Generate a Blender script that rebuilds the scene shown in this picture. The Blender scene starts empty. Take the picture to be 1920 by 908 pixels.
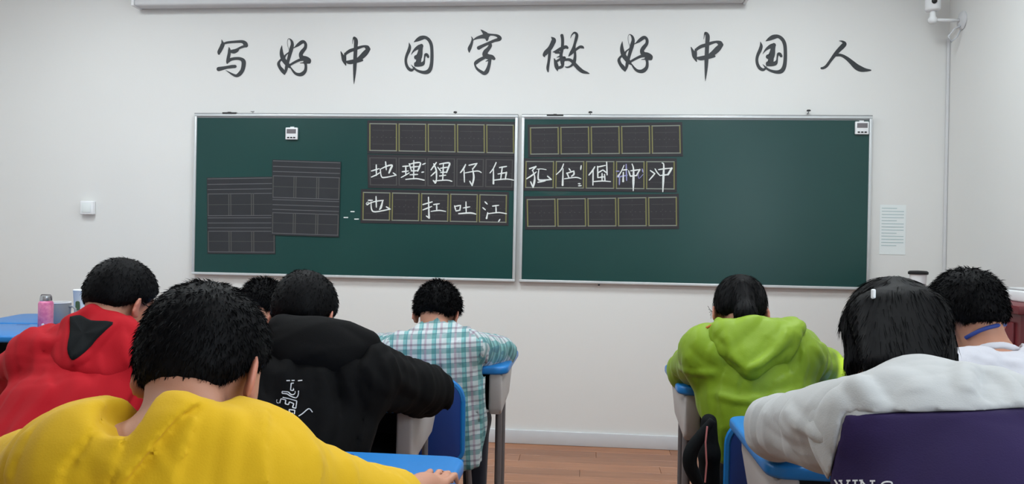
import bpy, bmesh, math, random
import numpy as np
from mathutils import Vector, Matrix
random.seed(7)
RNG = np.random.default_rng(7)
sc = bpy.context.scene
C = sc.collection

# ------------------------------------------------------------ camera
CAMZ, YAW, PITCH, ROLL, FOC = 1.216, 0.0945, -0.0011, 0.0185, 1500.0
_F = Vector((-math.sin(YAW)*math.cos(PITCH), math.cos(YAW)*math.cos(PITCH), math.sin(PITCH)))
_R0 = Vector((math.cos(YAW), math.sin(YAW), 0)); _U0 = _R0.cross(_F)
_R = _R0*math.cos(ROLL)+_U0*math.sin(ROLL); _U = _U0*math.cos(ROLL)-_R0*math.sin(ROLL)
cam = bpy.data.cameras.new('camera'); co = bpy.data.objects.new('camera', cam); C.objects.link(co)
cam.sensor_width = 36; cam.lens = 36*FOC/1920; cam.clip_start = .05
m = Matrix((_R, _U, -_F)).transposed().to_4x4(); m.translation = (0, 0, CAMZ)
co.matrix_world = m; sc.camera = co

# ------------------------------------------------------------ light and exposure
sc.view_settings.view_transform = 'Standard'; sc.view_settings.look = 'None'
sc.view_settings.gamma = 1; sc.view_settings.use_curve_mapping = False
sc.view_settings.exposure = 0.38
sc.cycles.use_denoising = True
sc.cycles.max_bounces = 6; sc.cycles.diffuse_bounces = 4
w = bpy.data.worlds.new('sky'); sc.world = w; w.use_nodes = True
bg = w.node_tree.nodes['Background']; bg.inputs[0].default_value = (.75, .86, 1, 1); bg.inputs[1].default_value = 2.2

def area(name, loc, rot, sx, sy, power, col):
    l = bpy.data.lights.new(name, 'AREA'); l.shape = 'RECTANGLE'; l.size = sx; l.size_y = sy
    l.energy = power; l.color = col
    o = bpy.data.objects.new(name, l); C.objects.link(o); o.location = loc; o.rotation_euler = rot
    return o
# window daylight: lamp standing just inside the added opaque blind in the right wall
area('window_daylight', (1.99, -.6, 1.75), (0, math.radians(90), 0), 1.5, 2.2, 50, (.80, .91, 1))
# the sun: one narrow beam comes in through a hole in the added blind and crosses the green jacket down to the floor
sl = bpy.data.lights.new('sun', 'SUN'); sl.energy = 5.0; sl.angle = math.radians(.6); sl.color = (1, .90, .74)
so = bpy.data.objects.new('sun', sl); C.objects.link(so)
so.rotation_euler = Vector((-1.22, 2.30, -1.48)).to_track_quat('-Z', 'Y').to_euler()
# light from the ceiling fittings: each builder further down adds its own lamp
LAMP_W = 17.5
LAMP_COL = (.87, .96, 1)
SUN_DIR = None

# ------------------------------------------------------------ helpers
def spot(px, py, y):
    """the world point at depth y that lies on the photograph's pixel"""
    d = _F+_R*((px-960)/FOC)-_U*((py-454)/FOC)
    return Vector((0, 0, CAMZ))+d*(y/d.y)

def props(o, label=None, cat=None, group=None, kind=None):
    if label: o['label'] = label
    if cat: o['category'] = cat
    if group: o['group'] = group
    if kind: o['kind'] = kind
    return o

def thing(name, label, cat, loc=(0, 0, 0), rz=0, group=None):
    o = bpy.data.objects.new(name, None); C.objects.link(o); o.empty_display_size = .1
    o.location = loc; o.rotation_euler = (0, 0, rz)
    return props(o, label, cat, group)

def mat(name, col, rough=.6, metal=0, spec=.5, bump=0, bscale=60, vary=0, vscale=4, sheen=0, coat=0, sss=0, trans=0, emit=None, estr=0, col2=None):
    mt = bpy.data.materials.new(name); mt.use_nodes = True; nt = mt.node_tree
    b = nt.nodes['Principled BSDF']
    def s2l(c): return tuple(((x/12.92) if x <= .04045 else ((x+.055)/1.055)**2.4) for x in [v/255 for v in c])+(1,)
    c = s2l(col)
    b.inputs['Base Color'].default_value = c; b.inputs['Roughness'].default_value = rough
    b.inputs['Metallic'].default_value = metal; b.inputs['Specular IOR Level'].default_value = spec
    if sheen: b.inputs['Sheen Weight'].default_value = sheen
    if coat: b.inputs['Coat Weight'].default_value = coat; b.inputs['Coat Roughness'].default_value = .15
    if sss: b.inputs['Subsurface Weight'].default_value = sss; b.inputs['Subsurface Radius'].default_value = (.02, .008, .004); b.inputs['Subsurface Scale'].default_value = .5
    if trans: b.inputs['Transmission Weight'].default_value = trans
    if emit: b.inputs['Emission Color'].default_value = s2l(emit); b.inputs['Emission Strength'].default_value = estr
    tc = None
    if vary or bump:
        tc = nt.nodes.new('ShaderNodeTexCoord')
    if vary:
        n = nt.nodes.new('ShaderNodeTexNoise'); n.inputs['Scale'].default_value = vscale; n.inputs['Detail'].default_value = 5
        nt.links.new(tc.outputs['Object'], n.inputs['Vector'])
        r = nt.nodes.new('ShaderNodeValToRGB'); nt.links.new(n.outputs['Fac'], r.inputs[0])
        k = s2l(col2) if col2 else tuple(x*(1-vary) for x in c[:3])+(1,)
        r.color_ramp.elements[0].position = .3; r.color_ramp.elements[1].position = .7
        r.color_ramp.elements[0].color = k; r.color_ramp.elements[1].color = c
        nt.links.new(r.outputs[0], b.inputs['Base Color'])
    if bump:
        n = nt.nodes.new('ShaderNodeTexNoise'); n.inputs['Scale'].default_value = bscale; n.inputs['Detail'].default_value = 4
        nt.links.new(tc.outputs['Object'], n.inputs['Vector'])
        bp = nt.nodes.new('ShaderNodeBump'); bp.inputs['Strength'].default_value = bump; bp.inputs['Distance'].default_value = .004
        nt.links.new(n.outputs['Fac'], bp.inputs['Height']); nt.links.new(bp.outputs[0], b.inputs['Normal'])
    return mt

def obj(name, bm, mt, parent=None, smooth=False, loc=None, sharp=None):
    me = bpy.data.meshes.new(name); bm.normal_update(); bm.to_mesh(me); bm.free()
    if mt: me.materials.append(mt)
    if smooth:
        for p in me.polygons: p.use_smooth = True
        if sharp: me.set_sharp_from_angle(angle=math.radians(sharp))
    o = bpy.data.objects.new(name, me); C.objects.link(o)
    if parent: o.parent = parent
    if loc is not None: o.location = loc
    return o

def link_mesh(name, me, parent=None, loc=None):
    o = bpy.data.objects.new(name, me); C.objects.link(o)
    if parent: o.parent = parent
    if loc is not None: o.location = loc
    return o

def box(bm, lo, hi, bevel=0, seg=2):
    lo = Vector(lo); hi = Vector(hi)
    g = bmesh.ops.create_cube(bm, size=1)['verts']
    for v in g:
        v.co = Vector(((lo[i]+hi[i])/2+v.co[i]*(hi[i]-lo[i])) for i in range(3))
    if bevel:
        es = list({e for v in g for e in v.link_edges})
        bmesh.ops.bevel(bm, geom=es, offset=bevel, segments=seg, affect='EDGES', profile=.5)

def tube(bm, pts, r, n=10, cap=True):
    pts = [Vector(p) for p in pts]; rs = r if isinstance(r, (list, tuple)) else [r]*len(pts)
    rings = []
    up = None
    for i, p in enumerate(pts):
        t = (pts[min(i+1, len(pts)-1)]-pts[max(i-1, 0)]).normalized()
        if up is None:
            up = t.orthogonal().normalized()
        up = (up-t*up.dot(t)).normalized(); q = t.cross(up)
        rings.append([bm.verts.new(p+(up*math.cos(a)+q*math.sin(a))*rs[i]) for a in [2*math.pi*k/n for k in range(n)]])
    for a, b in zip(rings, rings[1:]):
        for k in range(n):
            bm.faces.new((a[k], a[(k+1) % n], b[(k+1) % n], b[k]))
    if cap:
        bm.faces.new(rings[0][::-1]); bm.faces.new(rings[-1])

def lathe(bm, prof, n=32, c=(0, 0, 0)):
    rings = []
    for r, z in prof:
        if r < 1e-5: rings.append([bm.verts.new((c[0], c[1], c[2]+z))])
        else: rings.append([bm.verts.new((c[0]+r*math.cos(2*math.pi*k/n), c[1]+r*math.sin(2*math.pi*k/n), c[2]+z)) for k in range(n)])
    for a, b in zip(rings, rings[1:]):
        for k in range(n):
            k2 = (k+1) % n
            if len(a) == 1 and len(b) == 1: continue
            if len(a) == 1: bm.faces.new((a[0], b[k2], b[k]))
            elif len(b) == 1: bm.faces.new((a[k], a[k2], b[0]))
            else: bm.faces.new((a[k], a[k2], b[k2], b[k]))

def rrect(w, d, r, n=6, cx=0, cy=0):
    out = []
    rr = r if isinstance(r, (list, tuple)) else [r]*4
    for (sx, sy, a0), q in zip(((1, 1, 0), (-1, 1, 90), (-1, -1, 180), (1, -1, 270)), rr):
        for k in range(n+1):
            a = math.radians(a0+90*k/n)
            out.append((cx+sx*(w/2-q)+q*math.cos(a), cy+sy*(d/2-q)+q*math.sin(a)))
    return out

def prism(bm, loop, z0, z1, axis='z', bevel=0, seg=2):
    def P(x, y, z):
        return (x, y, z) if axis == 'z' else (x, z, y) if axis == 'y' else (z, x, y)
    a = [bm.verts.new(P(x, y, z0)) for x, y in loop]; b = [bm.verts.new(P(x, y, z1)) for x, y in loop]
    n = len(loop)
    f0 = bm.faces.new(a[::-1]); f1 = bm.faces.new(b)
    fs = [f0, f1]
    for k in range(n): fs.append(bm.faces.new((a[k], a[(k+1) % n], b[(k+1) % n], b[k])))
    bmesh.ops.recalc_face_normals(bm, faces=fs)
    if bevel:
        es = list(set(f0.edges) | set(f1.edges))
        bmesh.ops.bevel(bm, geom=es, offset=bevel, segments=seg, affect='EDGES', profile=.5)

# ------------------------------------------------------------ materials
M = {}
M['wall'] = mat('wall_paint', (222, 222, 220), .75, bump=.05, bscale=90, vary=.03, vscale=1.3)
M['ceiling'] = mat('ceiling_paint', (236, 236, 234), .9)
M['screen'] = mat('screen_case', (205, 206, 208), .45)
M['base'] = mat('skirting', (205, 208, 212), .28, vary=.05, vscale=8)
M['ink'] = mat('black_vinyl', (44, 48, 52), .6)
M['boardframe'] = mat('board_frame', (206, 210, 212), .35, metal=.25, vary=.08, vscale=5)
M['frameedge'] = mat('frame_groove', (120, 122, 124), .5, metal=.3)
M['sheet'] = mat('grid_sheet', (45, 43, 47), .55, spec=.35, vary=.15, vscale=9)
M['sheet2'] = mat('faded_sheet', (46, 48, 52), .6, spec=.35, vary=.2, vscale=6)
M['yline'] = mat('printed_line', (118, 116, 72), .7)
M['gline'] = mat('pale_line', (128, 132, 124), .7)
M['dline'] = mat('faint_line', (68, 66, 66), .7)
M['chalk'] = mat('chalk', (228, 232, 230), .9, vary=.18, vscale=180)
M['pchalk'] = mat('purple_chalk', (150, 150, 196), .9, vary=.2, vscale=150)
M['blue'] = mat('blue_plastic', (24, 116, 188), .38, vary=.05, vscale=5, bump=.04, bscale=300)
M['dblue'] = mat('dark_blue_plastic', (10, 58, 134), .4, bump=.04, bscale=300)
M['grey'] = mat('grey_plastic', (176, 170, 168), .5, vary=.06, vscale=12, bump=.05, bscale=200)
M['dark'] = mat('dark_liner', (26, 26, 28), .7)
M['leg'] = mat('grey_steel', (120, 116, 118), .42, metal=.35, vary=.1, vscale=14)
M['rubber'] = mat('rubber', (30, 30, 32), .8)
M['white'] = mat('white_plastic', (232, 234, 236), .4)
M['lcd'] = mat('lcd', (112, 108, 112), .3)
M['black'] = mat('black_plastic', (18, 18, 20), .5)
M['steel'] = mat('steel', (190, 194, 198), .25, metal=.9)
M['pink'] = mat('pink_paint', (196, 92, 142), .4, vary=.25, vscale=45, col2=(225, 140, 170))
M['mug'] = mat('grey_mug', (140, 143, 148), .4)
M['paper'] = mat('paper', (226, 232, 232), .8)
M['print'] = mat('print', (176, 194, 196), .8)
M['redwood'] = mat('red_wood', (110, 40, 46), .4, vary=.35, vscale=6)
M['cable'] = mat('cable', (205, 208, 214), .5)
M['book'] = mat('book_paper', (235, 235, 228), .8)

# green board: a slightly glossy enamel with chalk haze
def board_mat():
    mt = mat('green_board', (30, 78, 68), .30, spec=.42); nt = mt.node_tree; b = nt.nodes['Principled BSDF']
    tc = nt.nodes.new('ShaderNodeTexCoord'); n = nt.nodes.new('ShaderNodeTexNoise'); n.inputs['Scale'].default_value = 1.6; n.inputs['Detail'].default_value = 6
    nt.links.new(tc.outputs['Object'], n.inputs['Vector'])
    r = nt.nodes.new('ShaderNodeValToRGB'); nt.links.new(n.outputs['Fac'], r.inputs[0])
    r.color_ramp.elements[0].position = .3; r.color_ramp.elements[0].color = (.006, .047, .044, 1)
    r.color_ramp.elements[1].position = .75; r.color_ramp.elements[1].color = (.009, .056, .050, 1)
    nt.links.new(r.outputs[0], b.inputs['Base Color'])
    return mt
M['board'] = board_mat()

def floor_mat():
    mt = mat('wood_laminate', (176, 122, 88), .33, spec=.5); nt = mt.node_tree; b = nt.nodes['Principled BSDF']
    oi = nt.nodes.new('ShaderNodeObjectInfo'); tc = nt.nodes.new('ShaderNodeTexCoord'); mp = nt.nodes.new('ShaderNodeMapping')
    mp.inputs['Scale'].default_value = (1.2, 14, 1); nt.links.new(tc.outputs['Object'], mp.inputs['Vector'])
    n = nt.nodes.new('ShaderNodeTexNoise'); n.noise_dimensions = '4D'; n.inputs['Scale'].default_value = 3; n.inputs['Detail'].default_value = 8
    ml = nt.nodes.new('ShaderNodeMath'); ml.operation = 'MULTIPLY'; ml.inputs[1].default_value = 40
    nt.links.new(oi.outputs['Random'], ml.inputs[0]); nt.links.new(ml.outputs[0], n.inputs['W'])
    nt.links.new(mp.outputs[0], n.inputs['Vector'])
    r = nt.nodes.new('ShaderNodeValToRGB'); nt.links.new(n.outputs['Fac'], r.inputs[0])
    r.color_ramp.elements[0].position = .25; r.color_ramp.elements[0].color = (.25, .095, .042, 1)
    r.color_ramp.elements[1].position = .75; r.color_ramp.elements[1].color = (.40, .175, .085, 1)
    mx = nt.nodes.new('ShaderNodeMix'); mx.data_type = 'RGBA'; mx.blend_type = 'MULTIPLY'
    r2 = nt.nodes.new('ShaderNodeMapRange'); r2.inputs[3].default_value = .8; r2.inputs[4].default_value = 1.08
    nt.links.new(oi.outputs['Random'], r2.inputs[0])
    mx.inputs[0].default_value = 1; nt.links.new(r.outputs[0], mx.inputs[6]); nt.links.new(r2.outputs[0], mx.inputs[7])
    nt.links.new(mx.outputs[2], b.inputs['Base Color'])
    return mt
M['floor'] = floor_mat()

# ------------------------------------------------------------ room
WY = 4.80; XR = 2.04; XL = -4.3; YB = -2.6; ZC = 3.05
def struct(name, bm, mt, parent=None, **k):
    o = obj(name, bm, mt, parent, **k); props(o, kind='structure'); return o
bm = bmesh.new(); box(bm, (XL-.1, WY, -.1), (XR+.1, WY+.12, ZC)); struct('wall_front', bm, M['wall'])
bm = bmesh.new(); box(bm, (XL-.12, YB, -.1), (XL, WY, ZC)); struct('wall_left', bm, M['wall'])
bm = bmesh.new(); box(bm, (XL-.1, YB-.12, -.1), (XR+.1, YB, ZC)); struct('wall_back', bm, M['wall'])
bm = bmesh.new()   # right wall with a window opening behind the camera's field
wy0, wy1, wz0, wz1 = -1.8, .6, .95, 2.5
gy0, gy1, gz0, gz1 = .33, .47, 2.16, 2.36   # hole shaped in the added blind for the narrow sunbeam
for lo, hi in (((XR, YB, -.1), (XR+.14, wy0, ZC)), ((XR, wy1, -.1), (XR+.14, WY, ZC)), ((XR, wy0, -.1), (XR+.14, wy1, wz0)), ((XR, wy0, wz1), (XR+.14, wy1, ZC))):
    box(bm, lo, hi)
struct('wall_right', bm, M['wall'])
bm = bmesh.new(); box(bm, (XL-.1, YB-.1, ZC), (XR+.14, WY+.1, ZC+.1)); struct('ceiling', bm, M['ceiling'])
bm = bmesh.new()
for lo, hi in (((XR+.03, wy0, wz0), (XR+.09, wy0+.05, wz1)), ((XR+.03, wy1-.05, wz0), (XR+.09, wy1, wz1)), ((XR+.03, (wy0+wy1)/2-.03, wz0), (XR+.09, (wy0+wy1)/2+.03, wz1)), ((XR+.03, wy0, wz0), (XR+.09, wy1, wz0+.05)), ((XR+.03, wy0, wz1-.05), (XR+.09, wy1, wz1))):
    box(bm, lo, hi)
struct('window_1', bm, M['white'])
bm = bmesh.new()
for lo, hi in (((XR+.005, wy0, wz0), (XR+.012, gy0, wz1)), ((XR+.005, gy1, wz0), (XR+.012, wy1, wz1)), ((XR+.005, gy0, wz0), (XR+.012, gy1, gz0)), ((XR+.005, gy0, gz1), (XR+.012, gy1, wz1))): box(bm, lo, hi)
t = obj('sun_blocking_blind', bm, M['ceiling']); props(t, 'white blind added unseen in the window behind the camera to block the sun', 'blind')  # added and unseen: keeps the sun out except for one beam
def skirting(name, lo, hi, along):
    bm = bmesh.new(); box(bm, lo, hi, .004, 2)
    return struct(name, bm, M['base'], smooth=True, sharp=40)
skirting('baseboard_front', (XL, WY-.016, 0), (XR, WY, .083), 'x')
skirting('baseboard_right', (XR-.016, YB, 0), (XR, WY-.016, .083), 'y')
skirting('baseboard_left', (XL, YB, 0), (XL+.016, WY-.016, .083), 'y')
# floor: laminate planks laid parallel to the front wall
bm = bmesh.new(); box(bm, (XL, YB, -.06), (XR, WY, -.012)); fl = struct('floor', bm, M['rubber'])
pw, pl = .127, 1.2
pmesh = {}
def plank_mesh(L):
    k = round(L, 3)
    if k not in pmesh:
        bm = bmesh.new(); box(bm, (.0008, .0008, -.012), (L-.0008, pw-.0008, 0), .0012, 1)
        me = bpy.data.meshes.new('plank'); bm.to_mesh(me); bm.free(); me.materials.append(M['floor']); pmesh[k] = me
    return pmesh[k]
y = WY; row = 0
while y-pw > YB-.1 and row < 34:
    y -= pw; x = XL-(row*.43) % pl
    while x < XR:
        x0 = max(x, XL); x1 = min(x+pl, XR)
        if x1-x0 > .04: link_mesh('plank', plank_mesh(x1-x0), fl, (x0, y, 0))
        x += pl
    row += 1
bm = bmesh.new(); box(bm, (XL, YB, -.012), (XR, y, 0)); struct('floor_rear', bm, M['floor'], fl)

# ceiling lamps (out of frame; they light the room)
for i, (lx, ly) in enumerate(((-2.9, 3.4), (-.9, 3.4), (1.0, 3.4), (-2.9, 1.9), (-.9, 1.9), (1.0, 1.9))):
    t = thing('ceiling_light', 'square ceiling panel light outside the picture, %s of the row %s' % (('left one', 'middle one', 'right one')[i % 3], ('nearest the boards', 'above the middle desks')[i//3]), 'light', (lx, ly, ZC-.03), group='ceiling panel lights')
    bm = bmesh.new(); box(bm, (-.3, -.3, 0), (.3, .3, .03)); obj('frame', bm, M['white'], t)
    bm = bmesh.new(); box(bm, (-.28, -.28, -.004), (.28, .28, .0)); obj('diffuser', bm, mat('lamp_diffuser', (255, 253, 246), .5, emit=(255, 252, 242), estr=2.0), t)
    l = area('ceiling_lamp', (lx, ly, ZC-.04), (0, 0, 0), .55, .55, LAMP_W, LAMP_COL)

# ------------------------------------------------------------ wall things
# projection screen case along the top
a = spot(245, 12, WY-.1); b = spot(1405, 5, WY-.1)
t = thing('projection_screen', 'long pale projection screen case high on the wall above the writing', 'screen', (a.x, WY, 2.63))
bm = bmesh.new(); box(bm, (.02, -.1, 0), (b.x-a.x-.02, -.012, .1), .012, 3); obj('case', bm, M['screen'], t, smooth=True, sharp=50)
for x in (0, b.x-a.x-.02):
    bm = bmesh.new(); box(bm, (x, -.103, -.002), (x+.02, -.0, .103), .006, 2); obj('end_cap', bm, M['white'], t, smooth=True, sharp=50)

def catmull(pts, n=6):
    P = [pts[0]]+list(pts)+[pts[-1]]; out = []
    for i in range(1, len(P)-2):
        for k in range(n):
            t = k/n
            out.append(tuple(.5*((2*P[i][j])+(-P[i-1][j]+P[i+1][j])*t+(2*P[i-1][j]-5*P[i][j]+4*P[i+1][j]-P[i+2][j])*t*t+(-P[i-1][j]+3*P[i][j]-3*P[i+1][j]+P[i+2][j])*t**3) for j in range(len(pts[0]))))
    out.append(tuple(pts[-1])); return out

def ribbon(bm, pts, to3, zoff, cap=True, n=6):
    """brush stroke: (x, y, width) control points -> flat strip with rounded ends"""
    q = catmull(pts, n); L = []; Rr = []
    N = len(q)
    ang0 = math.atan2(q[1][1]-q[0][1], q[1][0]-q[0][0]); ang1 = math.atan2(q[-1][1]-q[-2][1], q[-1][0]-q[-2][0])
    for i, (x, y, wd) in enumerate(q):
        dx = q[min(i+1, N-1)][0]-q[max(i-1, 0)][0]; dy = q[min(i+1, N-1)][1]-q[max(i-1, 0)][1]
        l = math.hypot(dx, dy) or 1; nx, ny = -dy/l, dx/l; h = max(wd, 2)/2
        L.append((x+nx*h, y+ny*h)); Rr.append((x-nx*h, y-ny*h))
    va = [bm.verts.new(to3(x, y, zoff)) for x, y in L]; vb = [bm.verts.new(to3(x, y, zoff)) for x, y in Rr]
    for i in range(N-1):
        try: bm.faces.new((va[i], va[i+1], vb[i+1], vb[i]))
        except ValueError: pass
    if cap:
        for (cx, cy, wd), ang, va_, vb_ in ((q[0], ang0+math.pi, va[0], vb[0]), (q[-1], ang1, va[-1], vb[-1])):
            h = max(wd, 2)/2
            c = bm.verts.new(to3(cx, cy, zoff)); arc = [bm.verts.new(to3(cx+h*math.cos(ang+t), cy+h*math.sin(ang+t), zoff)) for t in [math.pi*(k/6-.5) for k in range(7)]]
            for p_, q_ in zip(arc, arc[1:]): bm.faces.new((c, p_, q_))

GL = {}
GL['xie'] = (400, 60, .0991, [[(158,145,6),(170,190,36),(178,230,72),(150,300,75),(112,375,70),(105,410,45)],
 [(185,225,30),(260,200,42),(400,186,46),(540,182,56),(598,215,82),(618,255,78)],[(625,262,50),(560,278,46),(500,302,40),(430,335,36),(340,345,16)],
 [(298,295,16),(303,340,48),(300,400,55),(285,480,60),(268,560,52),(262,590,28)],[(325,368,50),(390,376,64),(450,352,54),(478,335,22)],
 [(270,565,50),(330,520,56),(420,502,54),(510,508,60),(568,550,80),(572,630,80),(548,725,75),(495,795,74),(440,828,56),(380,812,44),(300,765,24),(235,725,6)],
 [(100,702,80),(160,690,70),(250,670,55),(350,655,62),(410,651,60)]])
GL['hao'] = (510, 60, .0991, [[(188,255,6),(178,330,46),(183,420,74),(212,510,84),(265,585,80),(315,640,72),(345,675,30)],
 [(200,510,50),(150,545,40),(125,600,56),(150,670,60),(205,740,74),(235,795,34)],
 [(238,790,30),(262,730,50),(278,650,60),(302,550,58),(330,450,62),(362,330,74),(383,240,60),(370,170,42),(330,128,14),(302,140,7),(291,190,5),(300,270,5),(318,330,5)],
 [(230,480,50),(260,435,28),(312,392,22)],
 [(395,308,10),(440,283,24),(490,245,56),(560,192,66),(605,185,52),(636,230,52),(628,300,60),(572,372,74),(545,430,74),(572,488,88),(640,505,92),(698,535,80),(706,570,60)],
 [(355,615,40),(430,572,44),(520,530,50),(600,515,60)],
 [(622,560,60),(640,640,48),(630,730,60),(580,788,74),(520,806,64),(450,788,50),(400,740,38),(355,675,22)],
 [(535,588,10),(600,580,22),(680,575,50)]])
GL['zhong'] = (625, 60, .1157, [[(122,318,12),(150,390,46),(172,460,60),(203,540,14)],[(180,400,22),(205,350,42),(270,305,52),(340,282,52),(430,248,44),(500,232,36),(545,250,70),(568,275,62)],
 [(572,278,60),(520,340,86),(455,405,78),(400,445,60)],[(205,482,30),(260,490,64),(340,476,68),(420,460,60),(468,458,34)],[(190,350,30),(188,430,44),(190,500,30)],
 [(310,190,5),(320,120,14),(338,92,36),(366,140,62),(362,250,60),(355,400,60),(350,520,60),(345,650,46),(338,770,24),(335,845,3)]])
GL['guo'] = (745, 55, .0991, [[(222,255,8),(235,330,52),(215,410,62),(180,490,55),(160,580,50),(172,670,52),(210,740,56),(260,772,56),(300,757,40),(322,722,26)],
 [(262,672,6),(295,710,22),(330,748,36),(400,790,46),(500,815,62),(580,800,80),(628,735,72),(650,620,64),(655,450,60),(643,300,62),(600,205,62),(530,155,62),(450,165,84),(380,200,64),(315,240,10)],
 [(262,480,6),(300,420,28),(350,370,54),(410,335,80),(455,318,76)],[(455,310,70),(440,380,80),(425,470,104),(400,530,120),(360,530,90)],
 [(430,440,60),(410,560,90),(390,640,100),(355,655,80)],[(345,680,56),(420,668,76),(480,650,74),(508,600,36),(515,540,28),(530,480,44),(560,480,50),(582,520,46)]])
GL['zi'] = (865, 45, .1157, [[(162,205,8),(180,250,28),(165,320,44),(132,400,58),(128,460,14)],[(190,262,12),(250,228,38),(330,205,60),(400,195,84),(440,180,60)],
 [(318,95,12),(358,130,46),(400,180,86),(415,240,56),(415,262,30)],[(430,172,36),(520,176,30),(585,192,46),(622,228,64),(605,250,58),(530,272,46),(440,312,46),(350,352,50),(282,388,62)],
 [(455,310,56),(468,350,56),(438,400,60),(395,450,78),(385,500,88),(430,530,88),(495,538,72),(530,562,48)],
 [(380,540,50),(300,580,56),(238,628,58),(225,670,28),(260,730,38),(330,780,48),(372,798,58),(410,772,68),(440,700,56),(458,620,50),(460,560,60)],[(395,606,8),(432,592,22)]])
GL['zuo'] = (1010, 50, .1102, [[(218,180,16),(255,225,78),(235,290,78),(190,370,74),(125,440,78),(95,485,56),(100,508,24)],[(188,420,46),(182,500,48),(170,600,44),(155,700,48),(160,765,24)],
 [(395,150,54),(406,210,52),(406,300,50),(396,400,52),(380,480,54),(390,560,58),(408,640,58)],[(240,432,8),(300,418,46),(380,375,58),(460,345,56),(488,360,42)],[(290,442,36),(345,442,36)],
 [(262,540,8),(288,610,56),(308,690,66),(320,755,12)],[(290,600,40),(350,562,38),(400,532,42),(445,530,40),(415,600,48),(400,675,50),(335,702,48)],[(310,520,8),(380,500,38)],
 [(540,195,5),(565,140,18),(610,102,32),(648,135,48),(640,200,52),(612,300,44),(590,390,66),(552,450,56),(512,500,16)],[(590,422,48),(640,386,42),(700,346,46),(742,348,48),(762,362,26)],
 [(615,420,38),(620,500,42),(602,600,56),(560,660,36),(500,690,28),(450,685,12)],[(450,565,40),(520,560,46),(582,602,56),(660,690,66),(740,758,62),(815,783,38),(860,797,12)]])
GL['ren'] = (1530, 65, .0881, [[(495,132,8),(560,145,40),(608,192,84),(570,245,100),(480,335,88),(400,430,78),(310,550,62),(225,665,62),(160,708,56),(118,714,46)],
 [(430,432,66),(540,440,58),(650,500,74),(760,592,98),(860,682,122),(950,730,120),(1050,752,76),(1165,757,26)]])
def glyph(name, key, label, tr=lambda x, y: (x, y)):
    x0, y0, s, strokes = GL[key]
    bm = bmesh.new()
    def to3(u, v, z):
        px, py = tr(x0+u*s, y0+v*s); p = spot(px, py, WY-.0015-z); return p
    for i, st in enumerate(strokes): ribbon(bm, st, to3, i*.00008)
    o = obj(name, bm, M['ink'])
    cx = sum((v.co for v in o.data.vertices), Vector())/len(o.data.vertices)
    for v in o.data.vertices: v.co -= cx
    o.location = cx
    md = o.modifiers.new('thickness', 'SOLIDIFY'); md.thickness = .001; md.offset = 0
    props(o, label, 'wall lettering', 'brush calligraphy on the wall')
glyph('calligraphy_character', 'xie', 'black brush character xie at the left end of the wall slogan')
glyph('calligraphy_character', 'hao', 'black brush character hao, the one just right of the leftmost character')
glyph('calligraphy_character', 'zhong', 'black brush character zhong with long tail, left one of the two alike')
glyph('calligraphy_character', 'guo', 'black boxed brush character guo, left one of the two alike')
glyph('calligraphy_character', 'zi', 'black brush character zi standing highest, left of the slogan gap')
glyph('calligraphy_character', 'zuo', 'black three-part brush character zuo, right of the slogan gap')
glyph('calligraphy_character', 'hao', 'black brush character hao in the right half of the slogan', lambda x, y: ((x-519)*1.04+1157, (y-72)*1.03+64))
glyph('calligraphy_character', 'zhong', 'black long-tailed brush character zhong above the right board', lambda x, y: ((x-638.3)*1.09+1295, (y-68.1)*1.037+59))
glyph('calligraphy_character', 'guo', 'black boxed brush character guo above the right board', lambda x, y: ((x-758)*1.09+1416, (y-67)*1.02+65))
glyph('calligraphy_character', 'ren', 'black two-stroke brush character ren at the right end of the slogan')

# ------------------------------------------------------------ boards
XB, WB, ZB, HB = -2.450, 2.02, .9726, 1.0
BF = WY-.028          # board surface
def board(name, x0, label):
    t = thing(name, label, 'chalkboard', (x0, WY, ZB))
    fw = .016
    bm = bmesh.new(); box(bm, (.005, -.028, .005), (WB-.005, 0, HB-.005)); obj('writing_panel', bm, M['board'], t)
    for lo, hi in (((0, -.036, 0), (WB, -.002, fw)), ((0, -.036, HB-fw), (WB, -.002, HB)), ((0, -.036, fw), (fw, -.002, HB-fw)), ((WB-fw, -.036, fw), (WB, -.002, HB-fw))):
        bm = bmesh.new(); box(bm, lo, hi, .003, 2); obj('frame_rail', bm, M['boardframe'], t, smooth=True, sharp=40)
    bm = bmesh.new(); box(bm, (.002, -.030, HB-fw-.009), (WB-.002, -.027, HB-fw)); obj('rail_groove', bm, M['frameedge'], t)
    bm = bmesh.new(); box(bm, (0, -.034, HB-.001), (WB, -.002, HB+.004)); obj('top_lip', bm, M['frameedge'], t)
    return t
board('chalkboard', XB, 'left green chalkboard with aluminium frame and two faded sheets')
board('chalkboard', XB+WB+.024, 'right green chalkboard with aluminium frame, its right half empty')

def qmap(q):   # corners TL, TR, BR, BL in pixels -> world on the board plane
    TL, TR, BR, BL = [Vector(p) for p in q]
    def f(u, v, off=0):
        p = TL*(1-u)*(1-v)+TR*u*(1-v)+BR*u*v+BL*(1-u)*v
        return spot(p.x, p.y, BF-off)
    return f
def flat_quad(bm, f, u0, v0, u1, v1, off, thick=.0012):
    a = [f(u0, v0, off), f(u1, v0, off), f(u1, v1, off), f(u0, v1, off)]
    b = [p+Vector((0, thick, 0)) for p in a]
    va = [bm.verts.new(p) for p in a]; vb = [bm.verts.new(p) for p in b]
    fs = [bm.faces.new(va), bm.faces.new(vb[::-1])]+[bm.faces.new((va[k], vb[k], vb[(k+1) % 4], va[(k+1) % 4])) for k in range(4)]
    bmesh.ops.recalc_face_normals(bm, faces=fs)

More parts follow.
